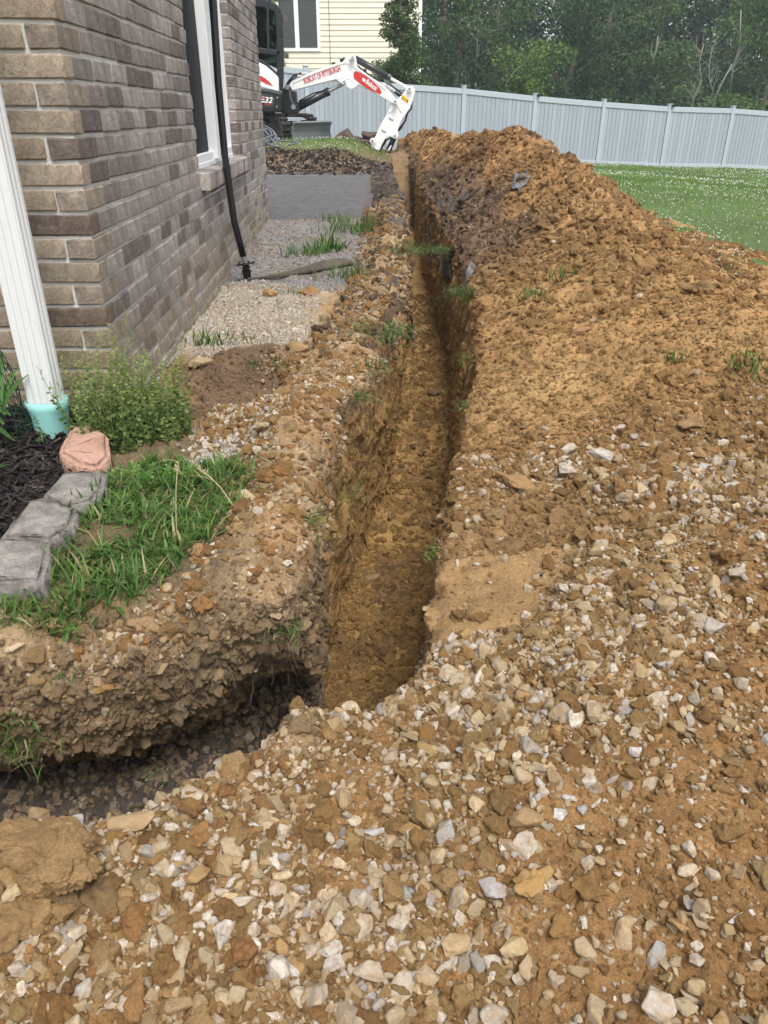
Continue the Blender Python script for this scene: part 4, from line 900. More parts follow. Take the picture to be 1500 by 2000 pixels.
for a in [
 ('grass_clump', 235, 1140, 60, .06, .006, 'green grass clump at the lower tip of the lawn patch by the bank', .02),
 ('grass_clump', 175, 1005, 55, .075, .008, 'tall broad bladed grass clump growing beside the middle edging block'),
 ('grass_clump', 118, 1105, 45, .075, .0075, 'broad bladed grass clump spilling over the nearest edging block'),
 ('grass_clump', 590, 1015, 40, .06, .004, 'loose grass tuft with long blades trailing over the left rim', .03, 1),
 ('grass_clump', 560, 1215, 60, .045, .003, 'pale grey green tuft hanging on the corner of the left bank', .022, 1),
 ('grass_clump', 30, 1430, 130, .07, .003, 'dusty grass clump hanging down the left bank at the photo edge', .05, 1),
 ('grass_clump', 15, 1400, 40, .06, .005, 'broad drooping grass leaves at the very left of the bank', .04, 1),
 ('grass_clump', 130, 1300, 10, .05, .003, 'sparse upright green blades on the left bank face', .012, 1),
 ('grass_clump', 690, 1385, 40, .03, .0035, 'tiny green tuft on the near lip where the side trench meets the main one', .02),
 ('grass_clump', 858, 1078, 50, .035, .004, 'small bright green tuft on the right lip of the trench', .018, 1),
 ('grass_clump', 745, 648, 320, .10, .005, 'thick sod clump hanging over the left rim with roots', .07, 1),
 ('grass_clump', 705, 715, 150, .10, .005, 'dusty grass clump on the left rim below the hanging sod', .06, 1),
 ('grass_clump', 690, 770, 60, .08, .005, 'thin grass blades drooping on the left trench wall', .04, 1),
 ('grass_clump', 655, 965, 110, .06, .003, 'matted dry grass at the left rim above the dark corner', .05, 1),
 ('grass_clump', 645, 490, 60, .17, .016, 'broad leaved green clump growing in the grey gravel', .06),
 ('grass_clump', 600, 497, 160, .11, .006, 'low grass spread left of the broad leaved clump', .08),
 ('grass_clump', 700, 450, 260, .14, .008, 'green grass strip between grey gravel and the rubble rim', .14),
 ('grass_clump', 660, 432, 90, .12, .007, 'small light green clump at the corner of the grey fabric', .09),
 ('grass_clump', 683, 537, 240, .10, .005, 'grass clump on the rim just right of the rolled fabric', .10),
 ('grass_clump', 792, 490, 260, .12, .005, 'green sod strip hanging over the left rim far down the trench', .10, 1),
 ('grass_clump', 518, 710, 120, .05, .004, 'flattened grass beside the flat tan stone by the house', .06),
 ('grass_clump', 505, 672, 110, .035, .003, 'weedy grass between the pale gravel and the brown pit', .07),
 ('grass_clump', 465, 662, 30, .05, .010, 'small rosette of leaves near the brick wall', .03),
 ('grass_clump', 400, 672, 60, .09, .008, 'flat weed with long leaves at the foot of the brick wall', .05),
 ('grass_clump', 560, 572, 120, .035, .004, 'low weeds on the pale gravel below the rolled fabric', .06),
 ('grass_clump', 1105, 540, 60, .08, .005, 'small green tuft on the middle of the heap', .05),
 ('grass_clump', 1045, 578, 80, .06, .005, 'small tuft on the heap left below the middle one', .05),
 ('grass_clump', 1475, 712, 120, .045, .006, 'dusty green clump on the heap at the right photo edge', .06),
 ('grass_clump', 922, 572, 200, .12, .006, 'grass clump on the right rim of the trench far down', .06, 1),
 ('grass_clump', 930, 700, 60, .06, .005, 'thin grass tuft on the right rim halfway along', .04, 1),
 ('grass_clump', 920, 790, 40, .05, .004, 'tiny tuft on the right rim above the smooth patch', .03, 1),
 ('grass_clump', 880, 490, 160, .14, .006, 'dark grass clump on the torn fabric at the right rim', .07, 1),
 ('grass_clump', 1325, 705, 50, .06, .004, 'small sparse tuft on the heap near the right edge', .025),
]:
    nm, u, v, n, h, w, lab = a[:7]; tuft(nm, u, v, n, h, w, lab, spread=a[7] if len(a) > 7 else .035, droop=a[8] if len(a) > 8 else 0, cw=(.3, .22, .25, .08, .15) if len(a) > 8 else (.35, .3, .2, .1, .05))
# small leafy sprigs
def leaves(P, D, S, col):      # folded pointed leaf: centre, direction, size
    n = len(P); D = D/np.linalg.norm(D, axis=1, keepdims=True); r = rng.normal(0, 1, (n, 3)); s_ = np.cross(D, r); s_ /= np.linalg.norm(s_, axis=1, keepdims=True)+1e-9; u = np.cross(D, s_)
    S = S[:, None]; V = np.stack([P, P+D*S*.45+s_*S*.33+u*S*.06, P+D*S, P+D*S*.45-s_*S*.33+u*S*.06], 1)
    return V.reshape(-1, 3), np.arange(n*4).reshape(-1, 4), np.repeat(col, 4, 0)
def sprig_plant(name, base, n, r, h, leaf, lab, cat, cols, stem_r=.0012, w=(.3, .3, .2, .2), per=34, lean=.25, tip=None):
    base = Vector(base); root = empty(name, base, lab, cat); mb = MB(); LP = []; LD = []; LS = []; T = []
    for i in range(n):
        a = random.uniform(0, 6.28); q = r*math.sqrt(random.random()); b0 = Vector((q*math.cos(a), q*math.sin(a)*.7, -.01)); hh = h*random.uniform(.28, 1)*(1-.35*q/r); d = Vector((math.cos(a)*lean*random.random()*q/r+random.gauss(0, .08), math.sin(a)*lean*random.random()*q/r+random.gauss(0, .08), 1)).normalized()
        pts = [b0]; 
        for j in range(5): d = (d+Vector((random.gauss(0, .07), random.gauss(0, .07), 0))).normalized(); pts.append(pts[-1]+d*hh/5)
        mb.tube(pts, [stem_r*(1-.12*j) for j in range(6)], 4, False)
        for j in range(per):
            t = (j+random.random())/per; t = .08+.92*t; f = t*5; k = min(4, int(f)); p = pts[k].lerp(pts[k+1], f-k); a2 = random.uniform(0, 6.28)
            LP.append(p); LD.append((math.cos(a2), math.sin(a2), random.uniform(-.2, .7))); LS.append(leaf*(1.25-.85*t)*random.uniform(.7, 1.3)); T.append(t)
    mb.build('stem', simple('stem_green', (.16, .20, .07), .7), root)
    T = np.array(T); cc = pal(len(LP), cols, w, .12)
    if tip is not None: cc = lerp(cc, np.array(tip)[None], (sst(.6, 1, T)*.8)[:, None])
    V, F, c_ = leaves(np.array([tuple(p) for p in LP]), np.array(LD), np.array(LS), cc); fast('foliage', V, F, M['leaf'], root, col=c_, smooth=False); return root
bp = atZ(265, 862, -.93)
sprig_plant('oregano_bush', (bp.x, bp.y, -.94), 160, .18, .47, .019, 'bushy green herb with small leaves growing at the house corner', 'bush', [(.10, .16, .045), (.14, .20, .06), (.07, .12, .035), (.18, .23, .08)], tip=(.26, .31, .10), per=50)
bp = atZ(285, 885, -.93)
sprig_plant('tall_weed', (bp.x-.03, bp.y+.12, -.94), 20, .16, .60, .013, 'thin tall yellowish weed stems rising above the bushy herb', 'weed', [(.24, .27, .09), (.17, .21, .07), (.2, .24, .08), (.28, .3, .12)], lean=.35)
bp = atZ(280, 935, -.92)
sprig_plant('clover_plant', (bp.x, bp.y, -.93), 90, .10, .075, .022, 'low bright green leafy plant in front of the bushy herb', 'plant', [(.11, .24, .05), (.15, .30, .07), (.09, .18, .04), (.2, .33, .1)], per=9, lean=.7)
sprig_plant('sprig', (-1.045, 2.12, -.88), 1, .005, .30, .016, 'single curved leafy sprig leaning on the white downspout', 'weed', [(.09, .15, .06)]*4, per=26, lean=0).rotation_euler = (-.15, -.28, 0)
q = hit(310, 1520)
if q and q[0] is not None: sprig_plant('seedling', q[0], 7, .03, .11, .014, 'pale young weed growing from the near lip of the side trench', 'weed', [(.22, .27, .13), (.28, .30, .18), (.16, .22, .10), (.2, .25, .12)], per=12)
q = hit(520, 1462)
if q and q[0] is not None: sprig_plant('seedling', q[0], 9, .035, .05, .016, 'small clover seedlings on the lip of the side trench', 'weed', [(.13, .22, .07)]*4, per=8)
def broadleaf(x, y, z, n, L, w, lab):
    P = np.tile(np.array((0, 0, 0.)), (n, 1))+rng.normal(0, .012, (n, 3)); P[:, 2] = abs(P[:, 2])*6
    V, F, cg = blades(P, rng.uniform(.6, 1, n)*L, np.full(n, w), rng.uniform(0, 6.28, n), rng.uniform(.4, 1.0, n), rng.uniform(.3, 1.1, n), pal(n, [(.06, .13, .035), (.09, .18, .05)], [.5, .5]), 4)
    k = np.tile(np.array([.35, .35, 1, 1, 1.1, 1.1, .15, .15]), n)
    Pm = V.reshape(n, 4, 2, 3); c = Pm.mean(2, keepdims=True); Pm = c+(Pm-c)*np.array([.35, 1.1, 1.2, .8])[None, :, None, None]; o = fast('lily_plant', Pm.reshape(-1, 3), F, M['grass'], col=cg, smooth=True); o.location = (x, y, z); tag(o, lab, 'plant')
broadleaf(-1.08, 1.84, -.90, 14, .09, .016, 'broad leaved green plant in the mulch at the left photo edge')
broadleaf(-1.14, 2.12, -.88, 12, .20, .022, 'dark leaved plant growing inside the green wire cage')
# long dry seed stalks over the grass patch
for (u0, v0, u1, v1, lab) in ((480, 1030, 385, 915, 'long dry grass stalk leaning left across the grass patch'), (345, 1050, 349, 905, 'upright dry seed stalk in the middle of the grass patch')):
    a = atZ(u0, v0, -.91); b_ = ray(u1, v1); b_ = b_*((a.y+.02)/b_.y); mb = MB(); o_ = a.copy(); pts = [Vector((0, 0, 0)).lerp(b_-a, t)+Vector((0, 0, .03*math.sin(3.14*t))) for t in (0, .25, .5, .75, 1)]
    mb.tube(pts, .0011, 4); 
    for j in range(14): t = .8+.2*j/14; p = (b_-a)*t+Vector((0, 0, .03*math.sin(3.14*t))); mb.tube([p, p+Vector((random.uniform(-.008, .008), random.uniform(-.004, .004), .008))], .0012, 3)
    o = mb.build('seed_stalk', simple('straw', (.5, .42, .25), .8)); o.location = a; tag(o, lab, 'grass stalk')
# green wire cage at the left
mb = MB()
cx, cy, z0 = -1.235, 2.20, -.93
for i in range(26):
    a = 6.283*i/26; pts = [(cx+(.115-.06*t**2+.01*math.sin(9*t+i))*math.cos(a), cy+(.11-.06*t**2)*math.sin(a), z0+.36*t+.0) for t in (0, .15, .3, .45, .6, .75, .9, 1)]; mb.tube(pts, .0013, 4)
for j in range(10):
    t = j/9; pts = [(cx+(.115-.06*t**2)*math.cos(6.283*i/30), cy+(.11-.06*t**2)*math.sin(6.283*i/30), z0+.36*t+.006*math.sin(i*2.1+j)) for i in range(31)]; mb.tube(pts, .0013, 4, False)
tag(mb.build('wire_cage', simple('green_wire', (.01, .045, .032), .45)), 'dark green wire plant cage standing in the mulch at the left edge', 'plant cage')

# ------------------------------------------------------------ black prop, fabric, hose
pr = empty('steel_post', (-.885, 4.9, -.95), 'tall black pipe with a round flange and screw tip leaning by the window', 'post')
pts = []
for (u, v, Y) in ((396, -160, 4.86), (416, 0, 4.86), (426, 160, 4.86), (439, 304, 4.86), (457, 430, 4.87), (475, 500, 4.9)): pts.append(atY(u, v, Y))
mb = MB().tube(pts, .021, 14); mb.build('pipe', M['black'], pr, True, world=True)
d_ = (pts[-1]-pts[-2]).normalized(); e0 = pts[-1]
MB().tube([e0-d_*.01, e0+d_*.05], .017, 12).build('collar', M['steel'], pr, world=True)
fl2 = MB().disc(e0+d_*.05, d_+Vector((0, -.25, 0)), .063, .010, 28)
for k in range(5): a = k*1.256; fl2.disc(e0+d_*.05+Vector((.045*math.cos(a), .045*math.sin(a), .008)), (0, 0, 1), .006, .01, 8)
fl2.build('flange', M['black'], pr, world=True)
sc = MB(); tip = Vector((-.872, 4.93, -.975)); e1 = e0+d_*.055
sc.tube([e1, e1.lerp(tip, .25), e1.lerp(tip, .27), e1.lerp(tip, .6), e1.lerp(tip, .62), tip], [.022, .022, .028, .026, .016, .012], 12)
for k in range(4): c = e1.lerp(tip, .2+.2*k); sc.disc(c, d_+Vector((.3, 0, 0)), .032-.003*k, .005, 14)
sc.build('screw_tip', M['black'], pr, world=True)
# rolled silt fabric
M['fabric'] = simple('silt_fabric', (.075, .062, .052), .9, var=.5, scale=25, bmp=.006, bscale=160, dirt=((.2, .15, .10), .6))
P_ = [hit(u, v)[0]+Vector((0, 0, .02)) for u, v in ((485, 552), (530, 546), (580, 538), (620, 528), (655, 522), (690, 518))]
mb = MB(); V = []; F = []; n = 14
for i, p in enumerate(P_):
    r_ = (.012, .014, .026, .045, .05, .03)[i]
    for k in range(n):
        a = 6.283*k/n; rr = r_*(1+.18*math.sin(3*a+i)+.1*math.sin(7*a+2*i)); V.append(p+Vector((.2*rr*math.cos(a), rr*math.cos(a)*1.3, rr*math.sin(a)*.8)))
for i in range(len(P_)-1): F += [(i*n+k, i*n+(k+1) % n, (i+1)*n+(k+1) % n, (i+1)*n+k) for k in range(n)]
F += [tuple(range(n)), tuple(range(5*n, 6*n))]
o = mb.add(V, F).build('fabric_roll', M['fabric'], smooth=True); sm = o.modifiers.new('s', 'SUBSURF'); sm.levels = sm.render_levels = 2
tag(o, 'rolled brown black silt fabric lying across the gravel towards the trench', 'fabric')
def cloth(name, pix, lab, off=.02, seed=0, mat=None):
    """a torn sheet of fabric draped on the ground: rows of picture points; each row gets its own depth from the ground it lies on"""
    rows = []
    for row in pix:
        rr = []
        for (u, v) in row:
            h = hit(u, v)
            rr.append(h[0]+h[1]*off if h and h[0] is not None else (rr[-1] if rr else Vector()))
        rows.append(rr)
    A = np.array([[tuple(p) for p in r] for r in rows]); nr, nc = A.shape[:2]; k = 6
    ti = np.linspace(0, nr-1, (nr-1)*k+1); tj = np.linspace(0, nc-1, (nc-1)*k+1)
    B = np.stack([np.stack([np.interp(ti, range(nr), A[:, j, d]) for j in range(nc)], 1) for d in range(3)], 2)
    B = np.stack([np.stack([np.interp(tj, range(nc), B[i, :, d]) for i in range(B.shape[0])], 0) for d in range(3)], 2)
    x, y, z = B[..., 0], B[..., 1], B[..., 2]; w = .5*off*vnoise(x*3, y, z*.5, .06, seed)+.25*off*vnoise(x, y, z, .03, seed+1)
    B[..., 0] -= w; B[..., 2] += w*.7
    if seed in (5, 8, 9, 13, 15):
        for i in range(B.shape[0]):
            for j in range(B.shape[1]): B[i, j, 2] = min(B[i, j, 2], max(gz(B[i, j, 0], B[i, j, 1])+off*.4+max(0, float(w[i, j])), B[i, j, 2]-.6))
    n1_, n2x = B.shape[:2]; V = B.reshape(-1, 3); I, J = np.meshgrid(np.arange(n1_-1), np.arange(n2x-1), indexing='ij'); I = I.ravel(); J = J.ravel()
    F = np.stack([I*n2x+J, (I+1)*n2x+J, (I+1)*n2x+J+1, I*n2x+J+1], 1); c = V.mean(0); o = fast(name, V-c, F, mat or M['fabric'], smooth=True); o.location = c
    s = o.modifiers.new('t', 'SOLIDIFY'); s.thickness = .004; return tag(o, lab, 'fabric')
cloth('fabric_sheet', [[(748, 530), (770, 545), (792, 560)], [(760, 560), (785, 575), (802, 600)], [(790, 600), (800, 625), (808, 650)], [(803, 650), (806, 670), (809, 700)]], 'dark silt fabric hanging over the left rim and down the trench wall', .022, 3)
cloth('fabric_sheet', [[(752, 400), (765, 395), (780, 400)], [(758, 425), (775, 425), (790, 430)], [(780, 450), (790, 450), (797, 455)]], 'grey fabric scrap bulging over the left rim farther back', .03, 5)
cloth('fabric_sheet', [[(870, 395), (890, 378), (945, 360)], [(868, 420), (885, 405), (920, 385)], [(862, 445), (872, 432), (885, 420)]], 'grey fabric strip folded over the right rim below the heap', .035, 8)
cloth('fabric_sheet', [[(830, 360), (845, 355), (860, 350)], [(838, 385), (855, 385), (870, 385)], [(850, 415), (862, 415), (872, 415)]], 'dark fabric half buried at the right rim farthest back', .03, 9)
cloth('fabric_sheet', [[(868, 500), (880, 490), (892, 485)], [(866, 520), (874, 515), (882, 512)], [(872, 545), (876, 545), (884, 545)]], 'black torn fabric under the dark grass at the right rim', .02, 11)
cloth('fabric_sheet', [[(912, 512), (925, 508), (938, 510)], [(914, 522), (922, 520), (934, 520)], [(915, 540), (918, 540), (922, 540)]], 'small light grey fabric scrap sticking out of the heap', .03, 13, simple('grey_fabric', (.2, .2, .2), .9, bmp=.005))
cloth('fabric_sheet', [[(1010, 340), (1022, 333), (1035, 338)], [(1008, 358), (1020, 352), (1036, 350)], [(1006, 372), (1014, 372), (1022, 370)]], 'grey plastic sheet lump caught on the far slope of the heap', .05, 15, simple('grey_fabric2', (.16, .16, .17), .8, bmp=.005))
# roots along the rims
mb = MB()
for (u, v, n, L) in ((350, 1300, 34, .10), (280, 1290, 26, .10), (420, 1300, 26, .09), (600, 1240, 30, .10), (625, 1150, 26, .09), (640, 1030, 26, .09), (650, 900, 16, .08), (750, 680, 16, .1), (470, 1380, 22, .08), (90, 1470, 20, .07), (250, 1470, 18, .07), (560, 1320, 24, .08), (850, 1100, 10, .05), (1050, 1100, 8, .06)):
    for i in range(n):
        h = hit(u+random.gauss(0, 28), v+random.gauss(0, 22))
        if not h or h[0] is None: continue
        p = h[0]; d = (h[1]+Vector((random.gauss(0, .8), random.gauss(0, .5), random.gauss(-.5, .6)))).normalized(); pts = [p]; l = L*random.uniform(.3, 1)
        for j in range(4): d = (d+Vector((random.gauss(0, .35), random.gauss(0, .35), -.35))).normalized(); pts.append(pts[-1]+d*l/4)
        mb.tube(pts, [.0007, .0006, .0005, .0004, .0003], 3, False)
tag(mb.build('roots', simple('root', (.17, .12, .08), .9)), kind='stuff')
# hose
q0 = Vector((-2.2, 14.35, gz(-2.2, 14.35)))
pts = []
for i in range(150):
    t = i/149; a = t*6.283*5.2; r_ = .36+.05*math.sin(t*23); pts.append((-2.22+r_*math.cos(a)+.08*math.sin(t*9), 14.1+.15*math.sin(a)*(1+.2*math.cos(t*15)), -.44+.10*math.sin(a)+.16*abs(math.sin(a*.5+t*7))*(.4+.6*t)))
for i in range(40):
    t = i/39; a = -1.4+t*5.6; pts.append((-1.72+.26*math.cos(a)*-1, 13.98+.12*math.sin(a), -.46+.06*math.sin(a)+.03*math.sin(t*8)))
o = MB().tube(pts, .014, 7).build('hose', simple('hose', (.10, .115, .14), .45)); o.data.polygons.foreach_set('use_smooth', np.ones(len(o.data.polygons), bool)); tag(o, 'coiled dark blue grey hose lying on the lawn behind the house corner', 'hose')
_t('left', time.time()-T0)
#__PART4__
# ------------------------------------------------------------ fence
M['fence'] = simple('grey_vinyl', (.31, .345, .40), .45, var=.06, scale=3); M['fence_l'] = simple('pale_grey_vinyl', (.40, .445, .50), .45, var=.05, scale=3)
fposts = []      # (x, y, top z)
TOPZ = [(-6.9, 1.42), (-4.5, 1.30), (-2.2, 1.10), (.1, .775), (2.4, .66), (4.69, .47), (7.03, .317), (9.40, .19), (11.8, .138), (14.2, 0.0), (16.6, -.12)]
for x, zt_ in TOPZ: fposts.append((x, 25.07+.31*x, zt_))
fence = empty('privacy_fence', (2.4, fposts[4][1], -1.2), 'long pale blue grey vinyl privacy fence with upright boards behind the spoil heap', 'fence')
fa = math.atan(.31); ca, sa = math.cos(fa), math.sin(fa)
def fbox(mb, xa, xb, o0, o1, za0, za1, zb0, zb1):      # a box along the fence between two places with its own heights at each end
    P = []
    for (x, z0, z1) in ((xa, za0, za1), (xb, zb0, zb1)):
        for o_ in (o0, o1):
            for z in (z0, z1): P.append((x-sa*o_, 25.07+.31*x+ca*o_, z))
    mb.add(P, [(0, 1, 3, 2), (4, 6, 7, 5), (0, 4, 5, 1), (2, 3, 7, 6), (0, 2, 6, 4), (1, 5, 7, 3)])
for i, (x, y, zt_) in enumerate(fposts):
    mb = MB(); h = .063; w_ = .063*ca
    fbox(mb, x-w_, x+w_, -.063, .063, zt_-2.0, zt_+.03, zt_-2.0, zt_+.03); fbox(mb, x-w_*1.2, x+w_*1.2, -.075, .075, zt_+.031, zt_+.055, zt_+.031, zt_+.055)
    po = mb.build('post', M['fence_l'], fence, world=True, bevel=.006)
    if i in (5, 7): mb = MB(); fbox(mb, x+w_*.3, x+w_*2.0, -.12, -.077, zt_-.05, zt_+.03, zt_-.05, zt_+.03); V = np.array([tuple(v) for v in mb.v]); o = fast('solar_lamp', local(fence, V), mb.f, M['black'], po)
nb = 0
for i in range(len(fposts)-1):
    x0, _, za = fposts[i]; x1, _, zb = fposts[i+1]; a = x0+.063*ca; e = x1-.063*ca
    if i >= 9: continue
    zz = lambda x: lerp(za, zb, (x-x0)/(x1-x0))-.03
    mb = MB(); fbox(mb, a, e, -.04, .04, zz(a)-.15, zz(a), zz(e)-.15, zz(e)); mb.build('top_rail', M['fence_l'], fence, world=True, bevel=.006)
    mb = MB(); fbox(mb, a, e, -.04, .04, zz(a)-1.83, zz(a)-1.70, zz(e)-1.83, zz(e)-1.70); mb.build('bottom_rail', M['fence_l'], fence, world=True, bevel=.006)
    k = 16
    for j in range(k):
        xa = a+(e-a)*j/k; xb = a+(e-a)*(j+1)/k; off = random.uniform(-.002, .002)
        mb = MB(); g_ = .006; fbox(mb, xa+g_, xb-g_, -.016+off, .016+off, zz(xa)-1.71, zz(xa)-.14, zz(xb)-1.71, zz(xb)-.14)
        # tongue behind the joint
        fbox(mb, xb-g_, xb+g_, .0, .010, zz(xb)-1.71, zz(xb)-.14, zz(xb)-1.71, zz(xb)-.14)
        mb.build('board', M['fence'] if rB.random() < .72 else M['fence_b'] if 'fence_b' in M else M.setdefault('fence_b', simple('grey_vinyl_light', (.345, .385, .44), .4, var=.05, scale=3)), fence, world=True); nb += 1
# ------------------------------------------------------------ neighbour's house
NY = 31.0
nh = empty('siding_house', (-2.5, NY, -1), 'cream sided neighbouring house beyond the fence with a tall double window', 'house')
M['siding'] = simple('cream_siding', (.80, .735, .60), .55, var=.04, scale=1.5, bmp=.002, bscale=30)
M['trimw'] = simple('white_trim', (.82, .83, .82), .5, var=.03)
NXR = .0425*NY
mb = MB().box((-9, NY+.001, -2.2), (NXR-.08, NY+.25, 7.5)); mb.box((-9, NY+.25, -2.2), (-8.8, NY+9, 7.5)); mb.box((NXR-.33, NY+.25, -2.2), (NXR-.08, NY+9, 7.5)); nw = mb.build('wall', M['siding'], nh, world=True)
e_ = .165; z = -1.6
wxl, wxr = atY(546, 50, NY).x, atY(619, 50, NY).x; wzb = atY(580, 94, NY).z; wzt = wzb+2.4
while z < 7.3:
    mb = MB(); segs = [(-9, NXR-.12)]
    if z+e_ > wzb-.09 and z < wzt+.1: segs = [(-9, wxl-.10), (wxr+.10, NXR-.12)]
    for (a, b_) in segs: mb.add([(a, NY-.024, z+.004), (b_, NY-.024, z+.004), (b_, NY-.005, z+e_), (a, NY-.005, z+e_), (a, NY+.0, z+.004), (b_, NY+.0, z+.004), (b_, NY+0, z+e_), (a, NY+.0, z+e_)], [(0, 1, 2, 3), (0, 4, 5, 1), (1, 5, 6, 2), (0, 3, 7, 4), (3, 2, 6, 7)])
    mb.build('siding_board', M['siding'], nw, world=False).location = (0, 0, 0); o = bpy.context.view_layer.objects
    z += e_
for o in nw.children: o.location = -nh.location
mb = MB().box((NXR-.115, NY-.045, -2.2), (NXR+.0, NY-.0, 7.5)); mb.box((NXR-.079, NY+.0, -2.2), (NXR+.0, NY+.12, 7.5)); mb.build('corner_trim', M['trimw'], nh, world=True)
mb = MB(); t_ = .055
mb.box((wxl-.10, NY-.05, wzb-.10), (wxr+.10, NY+.0, wzb)); mb.box((wxl-.10, NY-.05, wzt), (wxr+.10, NY, wzt+.1))
mb.box((wxl-.10, NY-.05, wzb), (wxl, NY, wzt)); mb.box((wxr, NY-.05, wzb), (wxr+.10, NY, wzt)); xm = lerp(wxl, wxr, .46); mb.box((xm-.075, NY-.05, wzb), (xm+.075, NY, wzt)); wo = mb.build('window', M['trimw'], nh, world=True)
m, nt, b = newmat('window_glass_dark'); b.inputs['Base Color'].default_value = (.045, .055, .06, 1); b.inputs['Roughness'].default_value = .15; M['glass_d'] = m
m2 = simple('insect_screen', (.055, .062, .065), .7, var=.1)
for a, b_ in ((wxl, xm-.075), (xm+.075, wxr)):
    V = MB().box((a, NY-.02, wzb), (b_, NY-.004, wzt)); fast('pane', local(nh, np.array(V.v)), V.f, M['glass_d'], wo)
    V = MB().box((a+.02, NY-.032, wzb), (b_-.02, NY-.022, wzb+1.38)); fast('insect_screen', local(nh, np.array(V.v)), V.f, m2, wo)
cxl = atY(642, 60, NY-.05).x; MB().tube([(cxl, NY-.045, -1.5), (cxl+.03, NY-.045, 2.), (cxl, NY-.045, 7.3)], .008, 5).build('cable', M['black'], nh, world=True)
# roof, above the frame
mb = MB().add([(-9.4, NY-.5, 7.4), (NXR+.4, NY-.5, 7.4), (NXR+.4, NY+4.5, 10.2), (-9.4, NY+4.5, 10.2), (NXR+.4, NY+9.5, 7.4), (-9.4, NY+9.5, 7.4)], [(0, 1, 2, 3), (3, 2, 4, 5), (0, 5, 4, 1)]); mb.build('roof', simple('shingle', (.1, .09, .085), .9), nh, world=True)

# ------------------------------------------------------------ excavator
EX = 480; KX = 1500/380.
def E(zx, zy, Y): p = atY(EX+zx/KX, zy/KX, Y); return p
def outline(pts, Y): return [(E(a, b_, Y).x, E(a, b_, Y).z) for a, b_ in pts]
YC = 17.55
ex = empty('excavator', (-2.6, YC, -.56), 'white and black mini excavator reaching its boom across the fence line into the trench', 'excavator')
# boom
bo = [(338, 655), (352, 632), (520, 552), (690, 492), (745, 478), (775, 440), (800, 424), (832, 428), (850, 448), (862, 520), (960, 590), (1060, 655), (1110, 705), (1160, 765), (1168, 785), (1155, 806), (1128, 798), (1085, 770), (980, 712), (860, 648), (800, 612), (745, 604), (700, 612), (540, 652), (372, 697), (348, 690)]
boom = MB().plate(outline(bo, YC-.12), YC-.12, YC+.12).build('boom', M['white'], ex, bevel=.012, world=True)
def onboom(mb, nm, mat, par=None, **k):
    V = local(ex, np.array([tuple(v) for v in mb.v])); o = fast(nm, V, mb.f, mat, par); return o
lug = [(700, 614), (748, 606), (800, 616), (866, 652), (850, 668), (822, 684), (800, 682), (765, 655), (735, 640)]
onboom(MB().plate(outline(lug, YC-.15), YC-.15, YC+.15), 'lug', M['white'], boom)
# raised edge strips along the boom side
def ribbon(pts, Y, w, t=.012):
    mb = MB()
    for p, q in zip(pts[:-1], pts[1:]): mb.bar(E(*p, Y), E(*q, Y), t, w, (0, 0, 1))
    return mb
onboom(ribbon([(360, 640), (530, 562), (700, 502), (775, 484), (815, 500), (960, 604), (1080, 690)], YC-.125, .014), 'weld_strip', M['white'], boom)
red = [(830, 565), (838, 552), (852, 547), (940, 590), (1035, 682), (1047, 712), (1042, 722), (1030, 725), (930, 680), (842, 612), (833, 602)]
onboom(MB().plate(outline(red, YC-.128), YC-.128, YC-.1205), 'red_panel', M['red'], boom)
for (a, b_) in ((823, 445), (760, 632), (1152, 783)):
    p = E(a, b_, YC); d1 = MB().disc((p.x, YC-.165, p.z), (0, 1, 0), .052, .09, 20); onboom(d1, 'pin_boss', M['white'], boom)
    p = E(a, b_, YC-.2); onboom(MB().disc((p.x, YC-.212, p.z), (0, 1, 0), .028, .012, 14), 'pin', M['steel'], boom)
# lettering
def text(s_, zx, zy, zh, Y, ang, mat, par, nm='lettering', xs=1.0, shear=0, off=.003, thick=.0015):
    cu = bpy.data.curves.new('lettering', 'FONT'); cu.body = s_; cu.size = 1; cu.shear = shear; cu.extrude = thick; cu.offset = off; cu.resolution_u = 3
    o = bpy.data.objects.new(nm, cu); C.objects.link(o); bpy.context.view_layer.update()
    dg = bpy.context.evaluated_depsgraph_get(); me = bpy.data.meshes.new_from_object(o.evaluated_get(dg)); C.objects.unlink(o); bpy.data.objects.remove(o)
    o = bpy.data.objects.new(nm, me); C.objects.link(o); me.materials.append(mat)
    h = zh/KX/FOC*1.13*Y/.72; p = E(zx, zy, Y)
    Mx = Matrix.Translation(p) @ Matrix.Rotation(-ang, 4, 'Y') @ Matrix.Diagonal((h*xs, .3, h, 1)) @ Matrix.Rotation(R(90), 4, 'X')
    me.transform(Mx); me.transform(Matrix.Translation(-ex.location)); o.parent = par; return o
M['print_w'] = simple('white_print', (.8, .8, .8), .4, var=.02); M['print_k'] = simple('black_print', (.01, .01, .01), .5, var=.02); M['yellow'] = simple('yellow_sticker', (.75, .50, .02), .45, var=.04)
text('BOBCAT OF PITTSBURGH', 453, 646, 30, YC-.128, R(17), M['red'], boom, xs=.475, off=.012)
text('Bobcat', 922, 640, 26, YC-.132, R(-33), M['print_w'], boom, xs=.72, off=.03)
# cat head emblem: plain silhouette with ears
hd = [(898, 606), (900, 598), (906, 604), (914, 603), (922, 612), (928, 622), (921, 624), (920, 632), (912, 634), (905, 627), (899, 622)]
onboom(MB().plate(outline(hd, YC-.133), YC-.133, YC-.1285), 'emblem', M['print_w'], boom)
